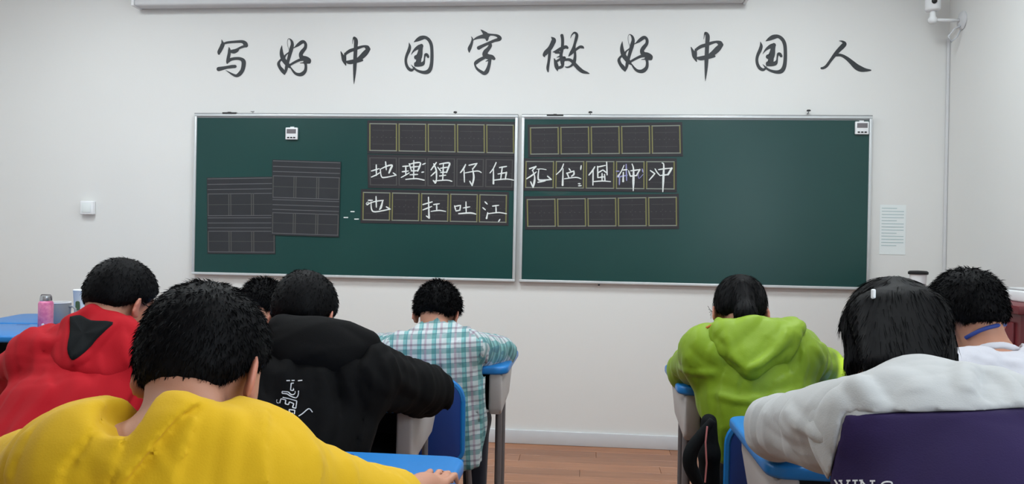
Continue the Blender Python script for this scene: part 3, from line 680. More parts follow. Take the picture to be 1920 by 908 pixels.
def mesh_sdf(f, lo, hi, h):
    lo = np.array(lo, float); hi = np.array(hi, float); B = 6
    nb = np.maximum(1, np.ceil((hi-lo)/(h*B)).astype(int))
    g = np.stack(np.meshgrid(*[np.arange(k) for k in nb], indexing='ij'), -1).reshape(-1, 3)
    cen = (lo+(g+.5)*B*h).astype(f32)
    act = (np.abs(f(cen)) < B*h*.87*1.35+.008).reshape(nb)
    mask = np.repeat(np.repeat(np.repeat(act, B, 0), B, 1), B, 2)
    mask = np.pad(mask, ((0, 1),)*3)
    for ax in range(3):
        mk = mask.copy(); sl = [slice(None)]*3; sd = [slice(None)]*3; sl[ax] = slice(0, -1); sd[ax] = slice(1, None)
        mk[tuple(sd)] |= mask[tuple(sl)]; mask = mk
    idx = np.argwhere(mask); vals = np.empty(len(idx), f32)
    for i in range(0, len(idx), 200000):
        vals[i:i+200000] = f((lo+idx[i:i+200000]*h).astype(f32))
    D = np.full(mask.shape, np.nan, f32); D[mask] = vals
    corners = [(i, j, k) for i in (0, 1) for j in (0, 1) for k in (0, 1)]
    S = [D[i:D.shape[0]-1+i, j:D.shape[1]-1+j, k:D.shape[2]-1+k] for i, j, k in corners]
    neg = sum((s < 0).astype(np.int8) for s in S); ok = ~np.isnan(sum(S))
    cells = np.argwhere((neg > 0) & (neg < 8) & ok)
    cv = np.stack([s[cells[:, 0], cells[:, 1], cells[:, 2]] for s in S], 1)
    cid = np.full(S[0].shape, -1, np.int32); cid[cells[:, 0], cells[:, 1], cells[:, 2]] = np.arange(len(cells))
    acc = np.zeros((len(cells), 3)); cnt = np.zeros(len(cells))
    cc = np.array(corners)
    for a in range(8):
        for b in range(a+1, 8):
            if np.abs(cc[a]-cc[b]).sum() != 1: continue
            x = (cv[:, a] < 0) != (cv[:, b] < 0); t = cv[x, a]/(cv[x, a]-cv[x, b])
            acc[x] += cc[a]+(cc[b]-cc[a])*t[:, None]; cnt[x] += 1
    verts = lo+(cells+acc/cnt[:, None])*h
    quads = []
    for ax in range(3):
        o1, o2 = [(1, 2), (2, 0), (0, 1)][ax]
        sa = [slice(1, -1)]*3; sa[ax] = slice(0, -1); sb = list(sa); sb[ax] = slice(1, None)
        A = D[tuple(sa)]; Bv = D[tuple(sb)]
        e = np.argwhere(((A < 0) != (Bv < 0)) & ~np.isnan(A) & ~np.isnan(Bv))
        if not len(e): continue
        flip = A[e[:, 0], e[:, 1], e[:, 2]] < 0
        base = e.copy()
        for k in range(3):
            if k != ax: base[:, k] += 1
        def cell(d1, d2):
            q = base.copy(); q[:, o1] += d1; q[:, o2] += d2; return cid[q[:, 0], q[:, 1], q[:, 2]]
        q = np.stack([cell(-1, -1), cell(0, -1), cell(0, 0), cell(-1, 0)], 1)
        q = np.where(flip[:, None], q, q[:, ::-1]); q = q[(q >= 0).all(1)]
        quads.append(q)
    quads = np.concatenate(quads) if quads else np.zeros((0, 4), int)
    return verts, quads

def np_mesh(name, verts, faces, mt, parent=None, smooth=True):
    me = bpy.data.meshes.new(name); n = faces.shape[1]
    me.vertices.add(len(verts)); me.vertices.foreach_set('co', np.ascontiguousarray(verts, dtype=f32).ravel())
    me.loops.add(faces.size); me.loops.foreach_set('vertex_index', faces.astype(np.int32).ravel())
    me.polygons.add(len(faces)); me.polygons.foreach_set('loop_start', np.arange(0, faces.size, n, dtype=np.int32)); me.polygons.foreach_set('loop_total', np.full(len(faces), n, np.int32))
    me.polygons.foreach_set('use_smooth', np.full(len(faces), smooth)); me.update(); me.validate()
    me.materials.append(mt)
    o = bpy.data.objects.new(name, me); C.objects.link(o)
    if parent: o.parent = parent
    return o

def sdf_obj(name, f, lo, hi, h, mt, parent, origin=(0, 0, 0), relax=1):
    v, q = mesh_sdf(f, lo, hi, h)
    for _ in range(relax):
        acc = np.zeros_like(v); cnt = np.zeros(len(v))
        for k in range(4):
            np.add.at(acc, q[:, k], v[q[:, (k+1) % 4]]); np.add.at(cnt, q[:, k], 1)
            np.add.at(acc, q[:, k], v[q[:, (k-1) % 4]]); np.add.at(cnt, q[:, k], 1)
        v = v*.5+.5*acc/np.maximum(cnt, 1)[:, None]
    o = np_mesh(name, v-np.array(origin), q, mt, parent)
    return o, v, q

def grad(f, P, e=.002):
    g = np.stack([f(P+V(d))-f(P-V(d)) for d in ((e, 0, 0), (0, e, 0), (0, 0, e))], 1)
    return g/(np.linalg.norm(g, axis=1, keepdims=True)+1e-9)

def hit(f, px, py, start=.5, end=3.6):
    """first point of the surface f seen at that spot of the view"""
    d = np.array(_F+_R*((px-960)/FOC)-_U*((py-454)/FOC)); o = np.array([0, 0, CAMZ]); t = start
    for _ in range(160):
        p = o+d*t; v = float(f(p[None].astype(f32))[0])
        if v < .0008: return p
        t += max(.0008, v*.6)
        if t > end: return None
    return o+d*t

def folds(P, seed, freq=26, amp=.004, along=(0, 0, 1), squash=.25):
    r = np.random.default_rng(seed); al = V(unit(along)); out = np.zeros(len(P), f32)
    q = P+.02*np.sin(P[:, [1, 2, 0]]*14+seed)+.008*np.sin(P[:, [2, 0, 1]]*31+seed*2)
    a = q@al; q = q-a[:, None]*al*(1-squash)
    for i in range(5):
        k = r.normal(size=3); k /= np.linalg.norm(k); fr = freq*(.6+1.6*r.random())
        s = np.sin(q@V(k)*fr+r.random()*6.28)
        out += (1-np.sqrt(np.abs(s)+.01)*1.7)*(.5 if i % 2 else -.8)+.3*s
    return amp*out/1.7

def drape(P, pts, h, w, sharp=.007):
    """one-sided fold: cloth lies h higher on the right of the path (seen from behind) and runs out over w"""
    d = np.full(len(P), 9., f32); sg = np.zeros(len(P), f32); tt = np.zeros(len(P), f32); n = len(pts)-1
    for i in range(n):
        a = V(pts[i]); b = V(pts[i+1]); ab = b-a; q = P-a; t = np.clip((q@ab)/max(float(ab@ab), 1e-9), 0, 1)
        e = q-t[:, None]*ab; pv = np.cross(ab, V((0, 0, CAMZ))-a); pv = V(unit(pv)); ds = e@pv; e = np.sqrt((e*e).sum(1))
        m_ = e < d; d = np.where(m_, e, d); sg = np.where(m_, ds, sg); tt = np.where(m_, (i+t)/n, tt)
    s_ = np.where(sg > 0, 1, -1)*d
    up = np.clip((s_+sharp)/(2*sharp), 0, 1); up = up*up*(3-2*up)
    return h*up*np.exp(-np.maximum(s_, 0)/w)*(d < .3)*np.clip(np.minimum(tt, 1-tt)*6+.1, 0, 1)

def crease(P, pts, h, w):
    """raised (h > 0) or sunken fold running through world points"""
    d = np.full(len(P), 9., f32); n = len(pts)-1
    tt = np.zeros(len(P), f32)
    for i in range(n):
        a = V(pts[i]); ab = V(pts[i+1])-a; q = P-a; t = np.clip((q@ab)/max(float(ab@ab), 1e-9), 0, 1)
        e = q-t[:, None]*ab; e = np.sqrt((e*e).sum(1)); m_ = e < d; d = np.where(m_, e, d); tt = np.where(m_, (i+t)/n, tt)
    k = np.clip(np.minimum(tt, 1-tt)*5+.25, 0, 1)
    return (h*np.exp(-(d/w)**2)-.25*abs(h)*np.exp(-((d-1.7*w)/(.5*w))**2))*k

# skin: colour attribute 'stubble' darkens the hairline, 'blush' reddens ears and cheeks
def skin_mat():
    mt = mat('skin', (180, 128, 104), .55, sss=.12, bump=.06, bscale=350); nt = mt.node_tree; b = nt.nodes['Principled BSDF']
    at_ = nt.nodes.new('ShaderNodeAttribute'); at_.attribute_name = 'tone'
    sp = nt.nodes.new('ShaderNodeSeparateColor'); nt.links.new(at_.outputs['Color'], sp.inputs[0])
    m1 = nt.nodes.new('ShaderNodeMix'); m1.data_type = 'RGBA'; m1.inputs[6].default_value = b.inputs['Base Color'].default_value; m1.inputs[7].default_value = (.52, .17, .12, 1)
    nt.links.new(sp.outputs[1], m1.inputs[0])
    m2 = nt.nodes.new('ShaderNodeMix'); m2.data_type = 'RGBA'; m2.inputs[7].default_value = (.016, .014, .014, 1)
    nt.links.new(m1.outputs[2], m2.inputs[6]); nt.links.new(sp.outputs[0], m2.inputs[0]); nt.links.new(m2.outputs[2], b.inputs['Base Color'])
    return mt
M['skin'] = skin_mat()
M['hair'] = mat('black_hair', (6, 6, 8), .6, spec=.1)
M['strand'] = mat('hair_strand', (5, 5, 7), .6, spec=.07)
M['eye'] = mat('eyeball', (240, 238, 232), .15)
M['iris'] = mat('iris', (30, 18, 12), .1)
def cloth(name, col, **k):
    k.setdefault('bump', .12); k.setdefault('bscale', 420); k.setdefault('rough', .85); k.setdefault('spec', .25); k.setdefault('sheen', .15)
    return mat(name, col, **k)
M['yellow'] = cloth('yellow_cotton', (206, 164, 20), sheen=.05); M['red'] = cloth('red_fleece', (166, 10, 26), sheen=0); M['lining'] = cloth('black_lining', (16, 19, 21), sheen=0, spec=.15)
M['hoodie'] = cloth('black_cotton', (13, 13, 14), sheen=0, spec=.12); M['green'] = cloth('green_nylon', (122, 150, 28), rough=.5, sheen=.05); M['gpipe'] = cloth('orange_piping', (190, 110, 50))
M['wcloth'] = cloth('white_cotton', (192, 192, 200)); M['offwhite'] = cloth('offwhite_fleece', (172, 173, 173)); M['purple'] = cloth('purple_fleece', (36, 22, 66), vary=.35, vscale=5, sheen=0)
M['navy'] = cloth('navy_trousers', (30, 32, 44)); M['shoe'] = mat('shoe', (60, 60, 64), .6); M['lanyard'] = mat('lanyard', (36, 62, 140), .6)
M['dcloth'] = cloth('dark_shirt', (40, 42, 48)); M['ink2'] = mat('outline_print', (205, 205, 208), .6)

def wp(p):
    """joint given as world xyz, or as ('p', px, py, y)"""
    return np.array(spot(*p[1:])) if isinstance(p[0], str) else np.array(p, float)

class Figure:
    def __init__(s, name, label, head, yaw=0, pitch=35, roll=0, hs=1.0, neck=None, shL=None, shR=None, elL=None, elR=None, wrL=None, wrR=None, pel=None, arm=1.0, wide=1.0, hand_dir=None):
        s.root = thing('person', label, 'person', group=None)
        s.hs = hs; s.hc = wp(head); s.neck = wp(neck); s.shL, s.shR, s.elL, s.elR, s.wrL, s.wrR, s.pel = [wp(x) for x in (shL, shR, elL, elR, wrL, wrR, pel)]
        s.root.location = (s.pel[0], s.pel[1], 0); s.org = (s.pel[0], s.pel[1], 0)
        s.arm = arm; s.wide = wide
        a, p, r = [math.radians(v) for v in (yaw, pitch, roll)]
        fw = np.array([math.sin(a), math.cos(a), 0]); up = np.array([0, 0, 1.]); f = fw*math.cos(p)-up*math.sin(p); u = up*math.cos(p)+fw*math.sin(p); x = np.cross(f, u)
        x2 = x*math.cos(r)-u*math.sin(r); u2 = u*math.cos(r)+x*math.sin(r)
        s.H = np.stack([x2, f, u2], 1).astype(f32)          # right, front, up of the head
        s.r = unit(s.shR-s.shL); sp_ = s.neck-s.pel; s.s = unit(sp_-s.r*(sp_@s.r)); s.n = unit(np.cross(s.s, s.r))  # n points to the front... checked below
        if s.n[2] > 0: s.n = -s.n
        s.T = frame(s.r, s.n, s.s)
        s.mid = (s.shL+s.shR)/2; s.len = np.linalg.norm(s.neck-s.pel)
    def hl(s, P): return ((P-V(s.hc))@s.H)/s.hs           # world -> head coordinates
    def hw(s, q): return s.hc+s.H@(np.array(q, float)*s.hs)
    def head(s, P):
        q = s.hl(P); g = lambda c, r, R=None: ell(q, c, r, R)
        qs = q.copy(); qs[:, 0] = np.abs(qs[:, 0])
        d = g((0, -.006, .022), (.074, .090, .078)); d = smin(d, g((0, .038, -.03), (.058, .050, .072)), .03)
        d = smin(d, g((0, .046, -.085), (.036, .036, .026)), .03); d = smin(d, ell(qs, (.036, .05, -.035), (.02, .026, .03)), .02)
        d = smin(d, rcone(q, (0, .082, -.012), (0, .098, -.042), .007, .011), .012)
        d = smax(d, -ell(qs, (.029, .098, -.008), (.017, .017, .011)), .012)
        d = smin(d, ell(qs, (.029, .077, -.008), (.013, .011, .009)), .004)
        d = smin(d, ell(q, (0, .083, -.066), (.020, .010, .005)), .004); d = smin(d, ell(q, (0, .081, -.074), (.017, .010, .006)), .004)
        d = smax(d, -ell(q, (0, .094, -.070), (.018, .006, .0018)), .003)
        # ears: a tilted plate with a scooped front
        ca, sa = math.cos(.55), math.sin(.55); E = np.array([[ca, sa, 0], [-sa, ca, 0], [0, 0, 1]], f32).T
        e = ell(qs, (.080, -.010, -.022), (.0062, .019, .031), E)
        e = smax(e, -ell(qs, (.0895, -.002, -.018), (.007, .011, .020), E), .004); e = smin(e, ell(qs, (.074, .004, -.040), (.008, .010, .012)), .008)
        d = smin(d, e, .006)
        return d*s.hs
    def neckd(s, P, off=0): return rcone(P, s.neck, s.hw((0, -.034, -.045)), .052*s.hs**.5+off, .049*s.hs+off)
    def torso(s, P, off=0, belly=0):
        w = s.wide; o = off
        c1 = s.mid-s.s*.11-s.n*.012*0; d = ell(P, c1+s.n*.01, (.142*w+o, .090+o, .15+o), s.T)
        c2 = s.pel*.45+s.mid*.55; c3 = s.pel*.75+s.mid*.25
        d = smin(d, ell(P, c2, (.130*w+o, .090+o, .15+o), s.T), .05); d = smin(d, ell(P, c3, (.135*w+o+belly, .098+o+belly, .13+o), s.T), .05)
        d = smin(d, ell(P, s.pel, (.150*w+o+belly, .11+o+belly, .11+o), s.T), .05)
        for sh in (s.shL, s.shR):
            d = smin(d, rcone(P, s.mid-s.s*.02, sh, .060+o, .050+o), .045); d = smin(d, rcone(P, s.neck, sh*.7+s.neck*.3, .046+o, .040+o), .035)
        return d
    def armd(s, P, side, off=0, o2=None):
        o2 = off if o2 is None else o2
        sh, el, wr = (s.shL, s.elL, s.wrL) if side < 0 else (s.shR, s.elR, s.wrR); a = s.arm
        d = rcone(P, sh, el, .048*a+off, .037*a+off*1.0+(o2-off)*.5); return smin(d, rcone(P, el, wr, .036*a+o2, .024*a+o2), .02)
    def hand(s, P, side):
        el, wr = (s.elL, s.wrL) if side < 0 else (s.elR, s.wrR)
        a = unit(unit(wr-el)*[1, 1, .3]); up = np.array([0, 0, 1.]); l = unit(np.cross(a, up)); up = unit(np.cross(l, a)); k = .86
        R = frame(l, a, up); c = wr+a*.045*k-up*.004
        d = smin(rcone(P, wr-a*.01, wr+a*.02, .021, .022), ell(P, c, (.034*k, .042*k, .014*k), R), .02)
        for i, (lx, ln) in enumerate(((-.027, .056), (-.009, .066), (.009, .062), (.026, .048))):
            b = wr+a*(.078*k)+l*lx*k-up*.004; m1 = b+(a*.52*ln+l*lx*.12)*k+up*.006; t1 = m1+(a*.34*ln-up*.40*ln)*k; d = smin(d, smin(rcone(P, b-a*.02, m1, .0088*k, .0078*k), rcone(P, m1, t1, .0078*k, .0065*k), .003), .0045)
        ts = -side   # thumb on the inner side of the palm
        b = wr+a*.022*k+l*ts*.024*k; m1 = b+a*.028*k+l*ts*.018*k; t1 = m1+a*.028*k-l*ts*.004*k
        d = smin(d, smin(rcone(P, b, m1, .0115*k, .0095*k), rcone(P, m1, t1, .0095*k, .0075*k), .004), .007)
        return d
    def legs(s, P, off=0, feet=False):
        d = None
        for sd in (-1, 1):
            hip = s.pel+s.r*sd*.075-np.array([0, 0, .02]); kn = np.array([hip[0]+sd*.03, hip[1]+.34, .485]); an = np.array([kn[0], kn[1]+.02, .075])
            q = smin(rcone(P, hip, kn, .072+off, .050+off), rcone(P, kn, an, .049+off, .031+off*1.3), .03)
            if feet: q = smin(q, rcone(P, an-[0, .015, .03], an+[0, .12, -.045], .030, .024), .02)
            d = q if d is None else smin(d, q, .02)
        return d
    def body(s, P):
        d = smin(s.head(P), s.neckd(P), .022); d = smin(d, s.torso(P), .03); d = smin(d, s.legs(P, 0, True), .04)
        for sd in (-1, 1): d = smin(d, smin(s.armd(P, sd), s.hand(P, sd), .012), .02)
        return d
    def hairline(s, q, low=-.062, side=-.006, front=.058):
        f = q[:, 1]; t = np.clip((f+.05)/.05, 0, 1); t2 = np.clip((f-.02)/.05, 0, 1)
        nape = low+.25*np.abs(q[:, 0])*.5
        return nape*(1-t)+(side*(1-t2)+front*t2)*t
    def box(s, pts, pad):
        p = np.array(pts); return p.min(0)-pad, p.max(0)+pad
    def build_body(s, h=.006):
        kn = s.pel+np.array([0, .5, 0]); lo, hi = s.box([s.hc, s.shL, s.shR, s.elL, s.elR, s.wrL, s.wrR, s.pel, kn], .15); lo[2] = .005; 
        o, v, q = sdf_obj('body', s.body, lo, hi, h, M['skin'], s.root, s.org)
        ql = s.hl(v.astype(f32)); dh = np.abs(s.head(v.astype(f32)))
        hl = ql[:, 2]-s.hairline(ql); near = (np.linalg.norm(ql, axis=1) < .14)
        st = np.clip((hl+.018)/.026, 0, 1)*near*(np.abs(ql[:, 0]) < .079)*(dh < .01)
        ear = np.clip((np.abs(ql[:, 0])-.072)/.012, 0, 1)*near
        col = np.zeros((len(v), 4), f32); col[:, 0] = st*.9; col[:, 1] = ear*.55; col[:, 3] = 1
        at_ = o.data.color_attributes.new('tone', 'FLOAT_COLOR', 'POINT'); at_.data.foreach_set('color', col.ravel())
        for sx in (-1, 1):
            bm = bmesh.new(); bmesh.ops.create_uvsphere(bm, u_segments=14, v_segments=10, radius=.0105*s.hs); e = obj('eye', bm, M['eye'], s.root, smooth=True, loc=Vector(s.hw((sx*.029, .0795, -.008))-np.array(s.org)))
            bm = bmesh.new(); bmesh.ops.create_uvsphere(bm, u_segments=12, v_segments=8, radius=.005*s.hs); obj('iris', bm, M['iris'], e, smooth=True, loc=Vector(s.H@np.array([0, .0068*s.hs, 0])))
        return o
    def cap(s, P, thick=.010, low=-.062, seed=1, amp=.0014, grow=0):
        q = s.hl(P); d = ell(q, (0, -.006, .022), (.074+thick*.9, .090+thick, .078+thick*1.25))
        d = smin(d, ell(q, (0, -.045, -.015), (.052+thick*.6, .040+thick*.7, .045+thick*.4)), .03)
        hl = s.hairline(q, low)-q[:, 2]
        n = amp*(np.sin(q[:, 0]*190+4*np.sin(q[:, 2]*60+seed))*np.sin(q[:, 1]*170+3*np.sin(q[:, 0]*70))*np.sin(q[:, 2]*160+seed)+.6*np.sin(q@V((300, 210, -260))+seed))
        return smax(d+n, hl, .02)*s.hs
    def build_hair(s, f, h=.0045, n=5000, ln=(.010, .018), tang=.45, width=.0011, down=0, name='hair', lift=.6):
        lo = s.hc-.25*s.hs; hi = s.hc+.19*s.hs
        o, v, q = sdf_obj(name, f, lo, hi, h, M['hair'], s.root, s.org)
        s.strands(o, f, v, n, ln, tang, width, down, lift)
        return o, v
    def strands(s, par, f, v, n, ln, tang, width, down, lift):
        P = v[RNG.integers(0, len(v), n)].astype(f32); P = P+RNG.normal(scale=.0015, size=P.shape).astype(f32); N = grad(f, P, .014 if down else .006)
        q = s.hl(P); keep = (q[:, 2] > s.hairline(q)-.03) | (down > 0); P, N, q = P[keep], N[keep], q[keep]
        crown = np.array([0.012, -.05, .085]); fl = (q-V(crown)); fl[:, 2] -= .03; fl = fl@s.H.T
        if down: fl = fl*.2+np.array([0, 0, -1.])*down
        fl = fl-(fl*N).sum(1)[:, None]*N; fl /= np.linalg.norm(fl, axis=1, keepdims=True)+1e-6
        D = N*lift+fl*tang+RNG.normal(scale=.22 if not down else .03, size=P.shape); D /= np.linalg.norm(D, axis=1, keepdims=True)
        L = RNG.uniform(ln[0], ln[1], len(P))[:, None]*s.hs
        W = np.cross(D, RNG.normal(size=P.shape)); W /= np.linalg.norm(W, axis=1, keepdims=True)+1e-9; W = W*width
        bend = fl*L*.25
        base = P-N*.002
        vv = np.stack([base-W, base+W, base+D*L*.55-W*.7, base+D*L*.55+W*.7, base+D*L+bend], 1)
        k = np.arange(len(P))[:, None]*5
        tr = np.concatenate([k+[0, 1, 3], k+[0, 3, 2], k+[2, 3, 4]], 0)
        o = np_mesh('hair_strands', vv.reshape(-1, 3)-np.array(s.org), tr, M['strand'], par, smooth=False); o['kind'] = 'stuff'
    def add(s, name, f, pts, pad, h, mt, parent=None, label=None):
        lo, hi = s.box(pts, pad)
        if lo[2] < .01: lo[2] = .01
        o, v, q = sdf_obj(name, f, lo, hi, h, mt, parent or s.root, s.org)
        if label: o['label'] = label
        return o
    def trousers(s, mt, h=.011):
        kn = s.pel+np.array([0, .5, 0]); base = np.array([s.pel[0], s.pel[1], .1])
        def f(P):
            d = smin(s.legs(P, .010), ell(P, s.pel, (.150*s.wide+.010, .120, .12), s.T), .04)
            return smax(smax(d, P[:, 2]-(s.pel[2]+.09), .01), .105-P[:, 2], .01)
        o = s.add('trousers', f, [s.pel-.2, s.pel+.2, kn, base], .10, h, mt)
        for sd in (-1, 1):
            an = np.array([s.pel[0]+s.r[0]*sd*.075+sd*.03, s.pel[1]+.36, .075])
            g = lambda P, an=an: smax(smin(ell(P, an+[0, .05, -.035], (.043, .115, .042)), rcone(P, an, an+[0, -.01, -.03], .041, .042), .02), .008-P[:, 2], .006)
            s.add('shoe', g, [an-.12, an+.18], .02, .009, M['shoe'])
        return o
    def ink(s, f, strokes, x0, y0, sc_, wpx, mt, parent, name='print', lift=.0015):
        """flat printed strokes laid on the cloth"""
        bm = bmesh.new()
        for st in strokes:
            pts = catmull([(x0+p[0]*sc_, y0+p[1]*sc_) for p in st], 3) if len(st) > 2 else st and [(x0+p[0]*sc_, y0+p[1]*sc_) for p in st]
            prev = None; N = len(pts)
            for i, (x, y) in enumerate(pts):
                dx = pts[min(i+1, N-1)][0]-pts[max(i-1, 0)][0]; dy = pts[min(i+1, N-1)][1]-pts[max(i-1, 0)][1]; l = math.hypot(dx, dy) or 1
                nx, ny = -dy/l*wpx/2, dx/l*wpx/2; row = []
                for sx in (-1, 1):
                    p = hit(f, x+nx*sx, y+ny*sx)
                    if p is None: row = None; break
                    p = p+grad(f, p[None].astype(f32))[0]*lift; row.append(bm.verts.new(Vector(p-np.array(s.org))))
                if row and prev: bm.faces.new((prev[0], prev[1], row[1], row[0]))
                prev = row
        return obj(name, bm, mt, parent)
    def patch(s, f, poly, mt, name, lift=.003):
        bd = catmull([tuple(map(float, p)) for p in poly+poly[:1]], 3)[:-1]; cx = sum(p[0] for p in bd)/len(bd); cy = sum(p[1] for p in bd)/len(bd)
        g0 = grad(f, hit(f, cx, cy)[None].astype(f32), .02)[0]; B = [hit(f, x, y) for x, y in bd]; B = [b+g0*lift for b in B]; c0 = sum(B)/len(B); bul = 0
        for t in (0, .35, .7, .9):
            for (x, y), b in zip(bd, B): bul = max(bul, float((hit(f, cx+(x-cx)*t, cy+(y-cy)*t)-(c0+(b-c0)*t))@g0)/(1-t*t))
        bm = bmesh.new(); rows = []
        for t in (0, .2, .4, .6, .8, .93, 1):
            rows.append([bm.verts.new(Vector(c0+(b-c0)*t+g0*((bul+.001)*(1-t*t) if t < 1 else -.006)-np.array(s.org))) for b in (B if t else B[:1])])
        n = len(bd); c_ = Vector()
        for v in rows[1]: c_ += v.co/n
        rows[0][0].co = c_
        for a, b in zip(rows, rows[1:]):
            for k in range(n):
                if len(a) == 1: bm.faces.new((a[0], b[(k+1) % n], b[k]))
                else: bm.faces.new((a[k], a[(k+1) % n], b[(k+1) % n], b[k]))
        return obj(name, bm, mt, s.root, smooth=True)
    def surf(s, f, pts): 
        out = []
        for x, y in pts:
            p = hit(f, x, y)
            if p is not None: out.append(p)
        return out
    def with_creases(s, f, cr):
        L = []
        for c_ in cr:
            q = s.surf(f, catmull([tuple(map(float, p)) for p in c_[0]], 3) if len(c_[0]) > 2 else c_[0])
            if len(q) > 1: L.append((q, c_[1], c_[2], len(c_) > 3))
        if not L: return f
        def g(P):
            d = f(P)
            for q, h, w, dr in L: d = d-(drape if dr else crease)(P, q, h, w)
            return d
        return g

# ------------------------------------------------------------ people
def top_of(F, off, seed, amp=.004, freq=26, neck_r=.058, belly=0, sleeve=(1, 1), soff=None, low=None, squash=.25, neck_shift=(0, 0, 0), body_k=.05):
    """basic garment: torso and sleeves offset from the body, neck hole cut out. sleeve: share of the lower arm that is covered"""
    soff = off if soff is None else soff
    nb = F.neck+F.s*.012+np.array(neck_shift); nt = F.hw((0, -.03, -.03))
    def f(P):
        d = F.torso(P, off, belly)
        for sd, sl in ((-1, sleeve[0]), (1, sleeve[1])):
            el, wr = (F.elL, F.wrL) if sd < 0 else (F.elR, F.wrR)
            a = F.armd(P, sd, soff, soff*.85); cut = V(unit(wr-el)); end = el+(wr-el)*sl
            a = smax(a, (P-V(end))@cut, .008); d = smin(d, a, body_k)
        d = d-folds(P, seed, freq, amp, F.s, squash)
        hole = rcone(P, nb-F.s*.02, nt, neck_r, neck_r*.95)
        d = smax(d, -hole, .012)
        if low is not None: d = smax(d, low-P[:, 2], .01)
        return d
    return f
def pts_of(F): return [F.shL, F.shR, F.elL, F.elR, F.wrL, F.wrR, F.pel, F.neck]

def collar(F, r, thick, shift=(0, 0, 0), tilt=.3, seed=1, wob=.004, sx=1.0):
    c = F.neck+F.s*.016+np.array(shift); ax = unit(F.s); R = frame(F.r, F.n, F.s)
    def f(P):
        q = (P-V(c))@R; a = np.arctan2(q[:, 1], q[:, 0]); rr = np.sqrt((q[:, 0]/sx)**2+q[:, 1]**2)
        z = q[:, 2]-tilt*q[:, 1]-wob*np.sin(a*3+seed)
        return np.sqrt((rr-r)**2+(z*.55)**2)-thick
    return f, c

def yellow_boy():
    F = Figure('person', 'child in a bright yellow T-shirt, nearest on the left, bent over the desk', ('p', 383, 684, 1.08), 4, 30, -3, 1.0,
               ('p', 345, 845, .965), ('p', 165, 882, .94), ('p', 466, 890, 1.0), ('p', -60, 935, 1.15), ('p', 704, 962, 1.22), ('p', 90, 905, 1.36), ('p', 790, 915, 1.38), (-.54, .62, .53))
    F.build_body(.005)
    hair = lambda P: F.cap(P, .012, -.070, 1)
    F.build_hair(hair, .004, 14000, (.006, .011), .9, .0007, lift=.42)
    vc = np.array(spot(252, 768, .93)); vR = frame((.8, 0, .6), (0, 1, 0), (-.6, 0, .8))
    base = top_of(F, .021, 3, .0045, 34, .066, soff=.028, sleeve=(.3, .42), low=.47)
    col, cc = collar(F, .072, .009, tilt=.1, sx=1.1)
    def f0(P):
        d = smin(base(P), col(P), .02)
        return smax(d, -ell(P, vc, (.042, .07, .054), vR), .012)
    cr = [([(400, 752), (345, 772), (300, 822), (262, 870), (215, 925)], .020, .035, 1), ([(206, 752), (170, 815), (128, 860), (105, 925)], .009, .030, 1), ([(232, 812), (222, 850), (196, 925)], .012, .022, 1),
          ([(120, 905), (165, 835), (190, 790)], .008, .02, 1), ([(508, 762), (500, 830), (508, 925)], .009, .030, 1), ([(370, 775), (352, 840), (318, 925)], .012, .020, 1), ([(60, 800), (35, 850), (10, 905)], .005, .025, 1),
          ([(295, 845), (305, 870), (330, 900)], .006, .006), ([(590, 830), (605, 865), (600, 925)], .008, .020, 1), ([(650, 855), (668, 880), (672, 925)], .007, .015, 1), ([(440, 770), (432, 840), (420, 925)], .004, .010)]
    f = F.with_creases(f0, cr)
    F.add('tshirt', f, pts_of(F), .13, .005, M['yellow']); F.trousers(M['navy'])
    return F

